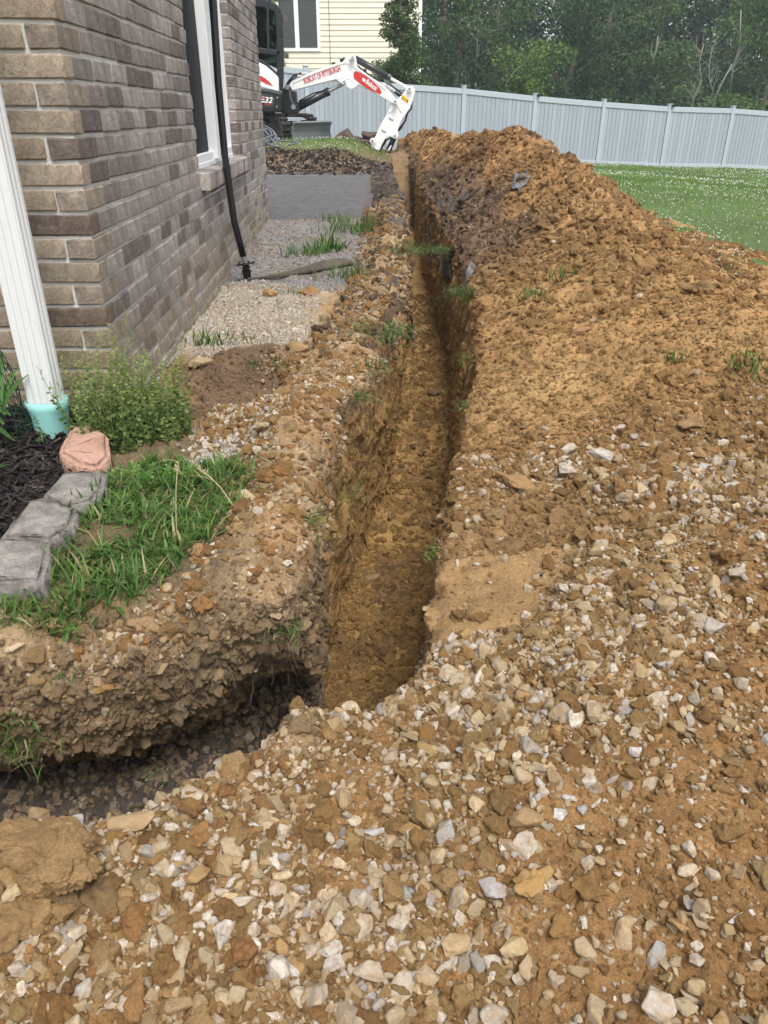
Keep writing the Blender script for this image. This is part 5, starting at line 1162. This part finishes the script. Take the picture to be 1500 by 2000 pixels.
# dipper
di = [(1248, 672), (1262, 664), (1285, 664), (1300, 680), (1306, 702), (1292, 760), (1268, 830), (1240, 872), (1215, 905), (1190, 950), (1172, 1010), (1180, 1042), (1172, 1062), (1150, 1072), (1128, 1062), (1105, 1050), (1078, 1068), (1048, 1120), (1028, 1164), (966, 1138), (975, 1115), (985, 1085), (1040, 960), (1100, 860), (1118, 820), (1128, 800), (1160, 790), (1172, 758), (1205, 735)]
dip = MB().plate(outline(di, YC-.10), YC-.10, YC+.10).build('dipper', M['white'], ex, bevel=.012, world=True)
lg = [(962, 1085), (966, 1070), (980, 1062), (995, 1068), (1005, 1090), (985, 1135), (968, 1120)]
onboom(MB().plate(outline(lg, YC-.13), YC-.13, YC-.101), 'lug', M['white'], dip)
for pts in ([(1155, 800), (1180, 830), (1202, 862)], [(1100, 868), (1130, 850), (1165, 822)], [(1104, 905), (1120, 918), (1138, 925)], [(1048, 998), (1065, 1012), (1083, 1018)]):
    onboom(ribbon(pts, YC-.106, .02), 'weld_strip', M['white'] if pts[0][0] > 1110 or pts[0][0] == 1100 else M['steel'], dip)
for (a, b_) in ((1262, 686), (1150, 1047), (976, 1084)):
    p = E(a, b_, YC-.1); onboom(MB().disc((p.x, YC-.13, p.z), (0, 1, 0), .050, .06, 20), 'pin_boss', M['white'], dip); onboom(MB().disc((p.x, YC-.164, p.z), (0, 1, 0), .026, .012, 14), 'pin', M['steel'], dip)
st_ = onboom(MB().plate(outline([(1205, 728), (1258, 768), (1250, 798), (1196, 760)], YC-.106), YC-.106, YC-.1012), 'warning_sticker', M['yellow'], dip)
onboom(MB().plate(outline([(1214, 742), (1226, 772), (1204, 758)], YC-.108), YC-.108, YC-.1062), 'warning_triangle', M['print_k'], st_)
onboom(MB().plate(outline([(1215, 750), (1221, 766), (1210, 759)], YC-.110), YC-.110, YC-.1082), 'triangle_centre', M['yellow'], st_)
onboom(MB().plate(outline([(1231, 764), (1252, 778), (1249, 790), (1241, 778), (1232, 772)], YC-.108), YC-.108, YC-.1062), 'machine_symbol', M['print_k'], st_)
# cylinders
def cyl(nm, a, b_, t, r0, r1, Y, m0=M['black'], m1=M['steel']):
    p = E(*a, Y); q = E(*b_, Y); mdl = p.lerp(q, t)
    o = MB().tube([p, mdl], r0, 16).build(nm, m0, ex, True, world=True); V = MB().tube([mdl, q], r1, 12); onboom(V, 'rod', m1, o); V = MB().tube([mdl-(q-p).normalized()*.05, mdl+(q-p).normalized()*.03], r0*1.12, 16); onboom(V, 'gland', m0, o); return o
cyl('stick_cylinder', (845, 452), (1258, 685), .63, .062, .032, YC+.01, simple('dark_cylinder', (.03, .032, .035), .3), M['print_w'])
cyl('boom_cylinder', (385, 838), (762, 640), .66, .070, .036, YC-.02)
bc = cyl('bucket_cylinder', (1148, 1052), (1095, 1170), .8, .055, .03, YC+.0)
onboom(MB().plate(outline([(1118, 1118), (1126, 1122), (1108, 1160), (1096, 1156)], YC-.07), YC-.07, YC-.058), 'label', M['print_w'], bc)
for k, pts in enumerate(([(1282, 790), (1275, 840), (1245, 875), (1232, 930), (1195, 990), (1176, 1010)], [(1245, 870), (1225, 940), (1188, 985), (1175, 1000)], [(1120, 1060), (1085, 1080), (1060, 1120), (1040, 1160)], [(1075, 1070), (1060, 1110), (1035, 1170)],
               [(855, 500), (905, 545), (985, 600), (1050, 655), (1140, 700), (1200, 740)], [(1060, 650), (1120, 695), (1190, 745)], [(1100, 640), (1150, 680), (1205, 722)],
               [(395, 590), (350, 620), (300, 680), (275, 720)], [(440, 565), (380, 575), (330, 625), (290, 700)], [(485, 570), (430, 562), (360, 590), (315, 650)], [(345, 690), (360, 780), (385, 830)], [(300, 820), (350, 860), (410, 790), (520, 740), (640, 690)], [(410, 780), (520, 720), (655, 682)])):
    P_ = [E(a, b_, YC+(.14 if 4 <= k < 10 else .03*(k % 3))) for a, b_ in pts]; MB().tube(P_, .017 if k < 11 else .013, 8).build('hose', M['black'], ex, True, world=True)
cf = MB()
for (a, b_, c_, d_) in ((1050, 642, 1100, 672), (1085, 660, 1120, 690), (1115, 680, 1150, 705), (430, 566, 488, 572), (400, 588, 450, 590)): cf.tube([E(a, b_, YC-.02), E(c_, d_, YC-.02)], .028, 10)
cf.build('hose_fittings', M['steel'], ex, world=True)
MB().tube([E(1095, 655, YC), E(1096, 618, YC)], .045, 12).build('work_lamp', M['blade'], ex, world=True)
for (a, b_) in ((678, 492), (738, 465), (760, 455), (920, 545)): p = E(a, b_, YC); onboom(MB().box((p.x-.03, YC-.05, p.z-.03), (p.x+.03, YC+.05, p.z+.025)), 'hose_clamp', M['black'], boom)
# swing bracket
sb = [(268, 722), (290, 700), (308, 662), (325, 654), (348, 672), (352, 700), (384, 700), (392, 800), (415, 830), (412, 850), (388, 878), (330, 882), (268, 868)]
br_ = MB().plate(outline(sb, YC-.16), YC-.16, YC+.16).build('swing_bracket', M['black'], ex, bevel=.015, world=True)
onboom(ribbon([(335, 690), (348, 760), (375, 820)], YC-.17, .03), 'edge_strip', M['blade'], br_)
for (a, b_) in ((320, 672), (368, 825)): p = E(a, b_, YC-.17); onboom(MB().disc((p.x, YC-.185, p.z), (0, 1, 0), .045, .05, 18), 'pin', M['steel'], br_)
# body
YB = 16.85
lb = [(-560, 690), (118, 680), (200, 694), (273, 716), (275, 760), (270, 862), (200, 868), (-560, 862), (-640, 800), (-640, 720)]
body = MB().plate(outline(lb, YB), YB, YB+1.5).build('body', M['black'], ex, bevel=.03, world=True)
wpn = [(-600, 680), (-590, 520), (-300, 470), (100, 480), (150, 506), (205, 552), (244, 590), (252, 612), (254, 708), (118, 674)]
cowl = MB().plate(outline(wpn, YB-.01), YB-.01, YB+.10).build('side_cowl', M['white'], ex, bevel=.02, world=True)
onboom(MB().plate(outline([(60, 572), (112, 582), (150, 604), (182, 632), (210, 664), (160, 648), (112, 622), (60, 612)], YB-.014), YB-.014, YB-.0105), 'red_stripe', M['red'], cowl)
onboom(MB().plate(outline([(110, 722), (200, 734), (222, 752), (214, 800), (198, 828), (110, 818)], YB-.006), YB-.006, YB-.001), 'badge_plate', simple('badge_grey', (.05, .055, .06), .4), body)
onboom(MB().plate(outline([(104, 732), (192, 742), (208, 756), (202, 792), (188, 812), (104, 806)], YB-.010), YB-.010, YB-.0065), 'badge_field', M['black'], body)
text('E32', 110, 786, 30, YB-.013, R(-4), M['print_w'], body, xs=1.15, shear=.25, off=.025)
onboom(MB().plate(outline([(126, 746), (150, 748), (148, 757), (124, 755)], YB-.016), YB-.016, YB-.0140), 'red_mark', M['red'], body)
onboom(MB().plate(outline([(140, 796), (192, 800), (190, 808), (138, 804)], YB-.014), YB-.014, YB-.011), 'red_mark', M['red'], body)
for (a, b_) in ((244, 752), (240, 822)): p = E(a, b_, YB); onboom(MB().disc((p.x, YB-.01, p.z), (0, 1, 0), .018, .02, 10), 'bolt', M['steel'], body)
# cab
CY0, CY1 = 17.0, 18.2
fr = MB()
def cabframe(Y):
    for pts, w_ in (([(60, 20), (120, 24), (180, 36), (235, 66), (256, 105), (266, 300), (268, 520), (262, 700)], .13), ([(-330, 30), (60, 22)], .12), ([(-340, 30), (-350, 480)], .12), ([(90, 385), (170, 400), (262, 410)], .09), ([(100, 465), (150, 495), (205, 545), (250, 590)], .07), ([(170, 60), (172, 130), (176, 385)], .05)):
        for p, q in zip(pts[:-1], pts[1:]): fr.bar(E(*p, Y), E(*q, Y), .07, w_, (0, 0, 1) if abs(p[0]-q[0]) > abs(p[1]-q[1]) else (1, 0, 0))
cabframe(CY0); cabframe(CY1)
for (a, b_) in ((255, 105), (262, 400), (-340, 40), (205, 52)): p = E(a, b_, CY0); q = E(a, b_, CY1); q.x = p.x; q.z = p.z; fr.bar(p, q, .08, .1)
cab = fr.build('cab', M['black'], ex, world=True, bevel=.01)
p = E(-340, 18, CY0); q = E(200, 30, CY0); V = MB().box((p.x, CY0-.03, p.z-.04), (q.x, CY1+.03, p.z+.05)); onboom(V, 'cab_roof', M['black'], cab)
m, nt, b = newmat('cab_glass'); b.inputs['Base Color'].default_value = (.16, .21, .20, 1); b.inputs['Roughness'].default_value = .03; b.inputs['Transmission Weight'].default_value = 1; b.inputs['IOR'].default_value = 1.05; M['cabglass'] = m
for Y in (CY0, CY1): onboom(MB().plate(outline([(-330, 40), (120, 34), (230, 72), (254, 110), (262, 400), (262, 540), (100, 465), (-340, 470)], Y), Y-.004, Y+.004), 'window', M['cabglass'], cab)
onboom(MB().box((E(-180, 0, 17.4).x, 17.35, .05), (E(-60, 0, 17.4).x, 17.85, .95)), 'seat', M['black'], cab)
onboom(MB().tube([E(182, 130, 17.2), E(190, 180, 17.2), E(222, 210, 17.2), E(226, 340, 17.2)], .03, 8), 'mirror_arm', M['black'], cab)
onboom(MB().disc(E(188, 125, 17.15), (0, 1, .2), .07, .03, 14), 'mirror', M['steel'], cab)
onboom(MB().bar(E(264, 105, CY0), E(270, 140, CY0), .05, .09), 'side_lamp', M['black'], cab)
# undercarriage, turned a quarter towards the viewer
ua = R(-25); uf = Vector((math.cos(ua), math.sin(ua), 0)); ul = Vector((-math.sin(ua), math.cos(ua), 0)); GZ = -.56
uc = E(300, 985, 17.0); uc = Vector((uc.x, 17.1, GZ))-uf*1.05+ul*.6     # centre of the tracks
def U(f_, l_, z_): return uc+uf*f_+ul*l_+Vector((0, 0, z_))
def track(l0):
    path = []; R_ = .25; L_ = .82
    for i in range(14): path.append((-L_+2*L_*i/14, 0.0))
    for i in range(8): a = -math.pi/2+math.pi*i/8; path.append((L_+R_*math.cos(a), R_+R_*math.sin(a)))
    for i in range(14): path.append((L_-2*L_*i/14, 2*R_))
    for i in range(8): a = math.pi/2+math.pi*i/8; path.append((-L_+R_*math.cos(a), R_+R_*math.sin(a)))
    n = len(path); V = []; F = []
    for (f_, z_) in path:
        c = (f_-max(-L_, min(L_, f_)), z_-R_); nl = math.hypot(*c) or 1
        if abs(f_) <= L_: nx, nz = 0, (1 if z_ > R_ else -1)
        else: nx, nz = c[0]/nl, c[1]/nl
        for l_ in (l0-.16, l0+.16):
            for t in (0, -.035): V.append(U(f_+nx*t, l_, z_+nz*t))
    for i in range(n):
        j = (i+1) % n
        for a, b_ in ((0, 2), (2, 3), (3, 1), (1, 0)): F.append((i*4+a, i*4+b_, j*4+b_, j*4+a))
    tr = MB().add(V, F).build('track', M['rubber'], ex, world=True)
    lugm = MB()
    for i in range(0, n):
        f_, z_ = path[i]
        if abs(f_) <= L_: nx, nz = 0, (1 if z_ > R_ else -1)
        else: c = (f_-math.copysign(L_, f_), z_-R_); nl = math.hypot(*c); nx, nz = c[0]/nl, c[1]/nl
        for l_ in (l0-.085, l0+.085):
            p = U(f_+nx*.012, l_-.07, z_+nz*.012); q = U(f_+nx*.012, l_+.07, z_+nz*.012); lugm.bar(p, q, .05, .055, (uf*nx+Vector((0, 0, nz))))
    onboom(lugm, 'tread', M['rubber'], tr)
    wm = MB()
    for f_ in (-L_, L_): wm.disc(U(f_, l0-.02, R_), ul, R_-.09, .12, 22)
    for f_ in (-.5, -.17, .17, .5): wm.disc(U(f_, l0-.05, .12), ul, .075, .14, 14)
    onboom(wm, 'rollers', M['rubber'], tr)
    fm = MB().bar(U(-.62, l0-.03, .26), U(.62, l0-.03, .26), .10, .26, (0, 0, 1)); onboom(fm, 'track_frame', M['blade'], tr)
track(-.60); track(.60)
MB().bar(U(-.4, 0, .33), U(.4, 0, .33), .95, .2).build('car_body', M['blade'], ex, world=True)
MB().tube([U(0, 0, .40), U(0, 0, .60)], .38, 24).build('slew_ring', M['black'], ex, world=True)
for l_ in (-.28, .28): MB().bar(U(.3, l_, .38), U(1.30, l_, .15), .10, .14).build('blade_arm', M['rubber'], ex, world=True)
# dozer blade: curved section swept across the machine
bp_ = []; sec = [(1.36, .02), (1.30, .10), (1.285, .20), (1.30, .30), (1.34, .37), (1.31, .375), (1.265, .30), (1.25, .20), (1.27, .08), (1.33, .0)]
V = [U(f_+.05, -.78, z_) for f_, z_ in sec]+[U(f_+.05, .78, z_) for f_, z_ in sec]; n = len(sec)
bl_ = MB().add(V, [tuple(range(n)), tuple(range(2*n-1, n-1, -1))]+[(i, i+n, (i+1) % n+n, (i+1) % n) for i in range(n)]).build('dozer_blade', M['blade'], ex, world=True)
onboom(MB().tube([U(1.36, -.78, .375), U(1.36, .78, .375)], .02, 8), 'blade_edge', M['steel'], bl_)

# ------------------------------------------------------------ trees
def tree(name, x, y, z, h, r, lab, cat='tree', group=None, cols=None, n=9000, leaf=.16, trunk=.16, shape='round', low=.25, seed=0, lean=0):
    rg = np.random.default_rng(seed+100); rd = random.Random(seed); root = empty(name, (x, y, z), lab, cat, group)
    mb = MB(); tp = [Vector((0, 0, 0))]; d = Vector((lean, 0, 1)).normalized()
    for j in range(6): d = (d+Vector((rd.gauss(0, .06), rd.gauss(0, .06), 0))).normalized(); tp.append(tp[-1]+d*h*.9/6)
    if shape == 'cone': tp = [Vector((0, 0, h*.15*j)) for j in range(7)]
    mb.tube(tp, [trunk*(1-.14*j) for j in range(7)], 8)
    cl = []
    nb_ = 34 if shape == 'round' else 190
    for i in range(nb_):
        t = low+(1-low)*(i+rd.random())/nb_; f = min(5.99, t*.98*6); b0 = tp[int(f)].lerp(tp[int(f)+1], f-int(f)); a = rd.uniform(0, 6.28)
        if shape == 'round': rr = r*math.sqrt(max(.05, 1-((t-.55)/.55)**2))*rd.uniform(.55, 1.1); up_ = rd.uniform(.15, .6)
        else: rr = r*(1.06-t)*rd.uniform(.8, 1.08); up_ = .25
        e = b0+Vector((math.cos(a)*rr, math.sin(a)*rr, rr*up_)); md = b0.lerp(e, .5)+Vector((0, 0, .08*rr)); mb.tube([b0, md, e], [trunk*.35*(1-t*.6), trunk*.22*(1-t*.5), trunk*.06], 5, False)
        k = 5 if shape == 'round' else 3
        for q in range(k):
            s_ = (q+1.2)/k*1.0; jt = .13*r if shape == 'round' else .05*r; c = b0.lerp(e, min(1, s_))+Vector((rd.gauss(0, jt), rd.gauss(0, jt), rd.gauss(0, jt*.8))); cl.append((tuple(c), r*(rd.uniform(.12, .26) if shape == 'round' else rd.uniform(.13, .24)*(1.15-t))))
    mb.build('trunk', M['bark'], root, True)
    cc = np.array([c[0] for c in cl]); cr = np.array([c[1] for c in cl]); i = rg.choice(len(cl), n, p=cr**2/sum(cr**2)); v = rg.normal(0, 1, (n, 3)); v /= np.linalg.norm(v, axis=1, keepdims=True); v[:, 2] *= .75
    P = cc[i]+v*(cr[i]*rg.uniform(.45, 1.05, n)**.6)[:, None]
    D = v*.7+rg.normal(0, .6, (n, 3)); D[:, 2] -= .35
    tone = rg.normal(1, .16, len(cl))[i]
    base = np.array(cols)[rg.choice(len(cols), len(cl))[i]]*tone[:, None]*(1+.12*rg.standard_normal((n, 1)))
    P0 = rng; D = D/np.linalg.norm(D, axis=1, keepdims=True); rr = rg.normal(0, 1, (n, 3)); s_ = np.cross(D, rr); s_ /= np.linalg.norm(s_, axis=1, keepdims=True)+1e-9
    S_ = (leaf*rg.uniform(.6, 1.35, n))[:, None]; V = np.stack([P, P+D*S_*.5+s_*S_*.32, P+D*S_, P+D*S_*.5-s_*S_*.32], 1).reshape(-1, 3)
    fast('crown', V, np.arange(n*4).reshape(-1, 4), M['leaf'], root, col=np.repeat(np.clip(base*1.15, .008, .6), 4, 0)); return root
WG = [(.052, .095, .042), (.040, .075, .038), (.078, .125, .05)]
WD = [(.032, .058, .042), (.042, .072, .05)]  # deep wood trees: bluish cast of haze put into the leaf colour
def gx(u, v, Y): return atY(u, v, Y).x
tree('arborvitae', gx(781, 160, 27.6), 27.6, -1.3, 6.5, 1.25, 'conical evergreen standing against the cream house beyond the fence', 'tree', None, [(.045, .085, .026), (.065, .11, .034), (.09, .125, .04)], 42000, .08, .09, 'cone', .03, 1)
tree('arborvitae', gx(553, 140, 28.5), 28.6, -1.0, 2.9, .8, 'small bushy evergreen below the window, half behind the excavator cab', 'shrub', None, [(.07, .12, .035), (.1, .15, .05)], 6000, .085, .06, 'cone', .05, 2)
tree('green_tree', gx(492, 60, 27.5), 27.8, -1, 6, .75, 'pale green tree seen through the excavator cab glass', 'tree', None, [(.12, .2, .06), (.09, .16, .05)], 9000, .1, .08, 'round', .1, 3)
TR = [ # u, Y, height, radius, colours, label
 (880, 36, 8.0, 2.3, WG, 'leafy tree just right of the cream house corner', 9000, .13),
 (960, 40, 10., 2.8, WG, 'bushy dark green tree behind the second fence post from the house', 10000, .14),
 (1015, 34, 4.6, 1.5, [(.09, .15, .04), (.06, .1, .035), (.13, .2, .05)], 'shorter tree with bright yellow green shoots behind the fence', 7000, .12),
 (1080, 38, 9.0, 2.6, WG, 'dense tree filling the middle of the wood edge', 10000, .14),
 (1185, 40, 11., 3.0, [(.075, .12, .045), (.06, .1, .04)], 'tall weeping tree with hanging pale green foliage', 11000, .14),
 (1260, 47, 13., 3.0, WD, 'dark tall tree with a bare leaning trunk left of the dead saplings', 9000, .16),
 (1290, 37, 4.6, 1.8, [(.06, .105, .042), (.075, .12, .05)], 'round leafy sapling low behind the fourth fence post', 6500, .13),
 (1355, 44, 12., 3.0, WG, 'tall broad tree above the bare dead saplings', 10000, .15),
 (1430, 48, 14., 3.2, WD, 'tall tree with a pale trunk near the upper right corner', 9000, .16),
 (1500, 37, 7.0, 2.4, [(.085, .14, .05), (.07, .12, .042)], 'light green maple at the right edge of the photo', 10000, .13),
 (1440, 35, 2.6, 1.3, [(.085, .14, .05), (.07, .12, .042)], 'low bright bush behind the right end of the fence', 5000, .12),
 (850, 44, 12., 2.6, WD, 'dark tall tree rising behind the house corner', 8000, .16),
 (1120, 50, 14., 3.4, WD, 'tall shaded tree deep in the wood behind the middle', 9000, .17),
 (1000, 50, 14., 3.4, WD, 'tall shaded tree deep in the wood left of the middle', 9000, .17),
 (1220, 52, 15., 3.4, WD, 'tall shaded tree deep in the wood right of the middle', 9000, .17),
 (1380, 54, 15., 3.4, WD, 'tall shaded tree deep in the wood near the right', 9000, .17),
 (1540, 46, 13., 3.4, WG, 'tall tree just beyond the right edge of the wood', 9000, .16),
]
for k, (u, Y, h_, r_, cols, lab, n, lf) in enumerate(TR): tree('leafy_tree', gx(u, 150, Y), Y, -1.9+.03*(Y-36), h_, r_, lab, 'tree', 'trees along the wood edge', cols, n, lf, .1+.01*h_, 'round', .06, 20+k, random.uniform(-.08, .08))
# undergrowth and the depth of the wood
n = 150000; X_ = rng.uniform(-2, 38, n); Y_ = rng.uniform(37, 66, n); Z_ = -2+rng.beta(1.05, 1.2, n)*(2.6+np.clip((Y_-38)*1.1, 0, 20)); q = fbm2(X_, Y_+Z_*1.7, 2.2, 7); keep = (q > -.25) & (X_ > .06*Y_-1); X_, Y_, Z_ = X_[keep], Y_[keep], Z_[keep]; n = len(X_)
D = rng.normal(0, 1, (n, 3)); D[:, 2] -= .3; V, F, cw_ = leaves(np.stack([X_, Y_, Z_], 1), D, rng.uniform(.15, .34, n), pal(n, [(.036, .064, .046), (.028, .05, .038), (.05, .082, .05)], [.4, .4, .2], .2))  # haze blue put into the woodland leaf colours too
tag(fast('woodland', V, F, M['leaf'], col=cw_), kind='stuff')
def snag(pts, r_, lab, twigs=10, seed=0):
    rd = random.Random(seed); P_ = [atY(u, v, Y) for u, v, Y in pts]; b0 = P_[0].copy(); P_ = [p-b0 for p in P_]; mb = MB(); mb.tube(P_, [r_*(1-.7*i/len(P_)) for i in range(len(P_))], 7)
    root = empty('dead_sapling', b0, lab, 'dead tree'); mb.build('trunk', simple('dead_bark', (.20, .20, .165), .85, var=.3, scale=4), root, True)
    t_ = MB()
    for i in range(twigs):
        k = rd.randrange(1, len(P_)); p = P_[k-1].lerp(P_[k], rd.random()); d = Vector((rd.gauss(0, .5), rd.gauss(0, .3), rd.uniform(.3, 1))).normalized(); q = [p]
        for j in range(3): d = (d+Vector((rd.gauss(0, .2), 0, .1))).normalized(); q.append(q[-1]+d*rd.uniform(.15, .4))
        t_.tube(q, [r_*.4, r_*.3, r_*.2, r_*.1], 4, False)
    t_.build('branch', bpy.data.materials['dead_bark'], root)
snag([(1385, 225, 33.5), (1405, 170, 33.5), (1430, 125, 33.5)], .035, 'pale bare leaning sapling rising over the fence at the right', 5, 1)
snag([(1352, 215, 34), (1355, 190, 34), (1370, 160, 34), (1366, 120, 34), (1375, 85, 34)], .03, 'thin forked dead sapling left of the leaning pale one', 14, 2)
snag([(1392, 180, 34.5), (1384, 150, 34.5), (1387, 115, 34.5), (1392, 90, 34.5)], .03, 'upright crooked dead sapling between the other two', 14, 3)
snag([(1355, 190, 34.2), (1343, 178, 34.2), (1338, 165, 34.2)], .022, 'short crooked dead stick low behind the fence', 3, 4)
snag([(1425, 180, 36), (1432, 130, 36), (1445, 90, 36), (1447, 20, 36)], .05, 'tall slim grey trunk at the right of the wood', 5, 5)
snag([(985, 170, 33.5), (1000, 145, 33.5), (1022, 125, 33.5)], .02, 'thin pale leaning stick among the leaves in the middle of the wood', 3, 6)
snag([(930, 130, 35), (932, 80, 35), (936, 30, 35)], .03, 'slim grey sapling trunk near the house corner', 8, 7)
snag([(1272, 130, 36), (1282, 95, 36), (1285, 70, 36)], .05, 'grey leaning tree trunk in the dark gap of the wood', 2, 8)

# ------------------------------------------------------------ lawn grass and white clover
n = 120000; X_ = rng.uniform(-3.2, 14, n); Y_ = 3.5+24.5*rng.random(n)**1.2
rdg = np.where(Y_ < 19, np.where(X_ < 1, -9, 2.3), -9)
ok = (np.abs(X_/Y_) < .58) & ((X_ > rdg) | (Y_ > 13.8)) & ~((X_ > .1) & (X_ < 2.2) & (Y_ < 18.6)) & (Y_ < 25.0+.31*X_) & ((X_ > 2.2) | (Y_ > 13.75)); X_, Y_ = X_[ok], Y_[ok]; n = len(X_)
Zg = lawn_z(X_, Y_); nearb = (X_ < .6) & (Y_ < 18.8)
for i in np.nonzero(nearb)[0][:6000]: Zg[i] = gz(X_[i], Y_[i])
sc_ = np.clip(Y_/9, .7, 2.2)
V, F, cg = blades(np.stack([X_, Y_, Zg-.01], 1), rng.uniform(.035, .075, n)*np.sqrt(sc_), .006*sc_, rng.uniform(0, 6.28, n), rng.uniform(0, .7, n), rng.uniform(.2, 1, n), pal(n, [(.13, .215, .055), (.165, .25, .07), (.10, .17, .045)], [.4, .35, .25], .15)*(.85+.3*sst(-.4, .4, n2(X_, Y_, 1.5, 3)))[:, None], 3)
tag(fast('lawn_grass', V, F, M['grass'], col=cg, smooth=True), kind='stuff')
n = 3600; i = rng.choice(len(X_), n*3); i = i[fbm2(X_[i], Y_[i], 1.6, 9) > -.15][:n]; i = i[Y_[i] > 4]; n = len(i); c = np.stack([X_[i], Y_[i], Zg[i]+.055], 1); r_ = (.009*np.clip(Y_[i]/12, .9, 1.7))[:, None]
oc = np.array([(1, 0, 0), (0, 1, 0), (-1, 0, 0), (0, -1, 0), (0, 0, 1), (0, 0, -1)]); V = (c[:, None]+oc[None]*r_[:, None]).reshape(-1, 3); F = np.array([(0, 1, 4), (1, 2, 4), (2, 3, 4), (3, 0, 4), (1, 0, 5), (2, 1, 5), (3, 2, 5), (0, 3, 5)]); F = (F[None]+np.arange(n)[:, None, None]*6).reshape(-1, 3)
tag(fast('clover_flowers', V, F, simple('clover_white', (.55, .56, .48), .8)), kind='stuff')
# brown clods by the fence behind the dipper
for (zx, zy, w_, h_, lab) in ((800, 1080, 110, 70, 'dark brown soil pile by the fence left of the dipper'), (960, 1050, 90, 55, 'brown soil clod behind the foot of the dipper'), (870, 1095, 120, 40, 'low dark soil pile in front of the fence at the dipper foot')):
    p = E(zx, zy, 19.5); me = CLOD[zx % 6].copy(); me.materials.clear(); me.materials.append(M['dark_soil']); me.name = 'clod'; s_ = w_/KX/FOC*1.13*19.5*1.0
    place_stone('soil_pile', me, (p.x, 19.5, p.z), (0, 0, zx), (s_, s_, h_/KX/FOC*1.13*19.5*1.1), (.1, .07, .05), lab, 'soil pile')
hz = MB().box((-40, -6, -4.2), (45, 75, 22)).build('haze', None)
m = bpy.data.materials.new('haze'); m.use_nodes = True; nt = m.node_tree; nt.nodes.remove(nt.nodes['Principled BSDF']); pv = nt.nodes.new('ShaderNodeVolumePrincipled'); pv.inputs['Color'].default_value = (.80, .90, 1, 1); pv.inputs['Density'].default_value = .0014; nt.links.new(pv.outputs[0], nt.nodes['Material Output'].inputs['Volume']); hz.data.materials.append(m); tag(hz, kind='stuff')
_t('end', time.time()-T0)
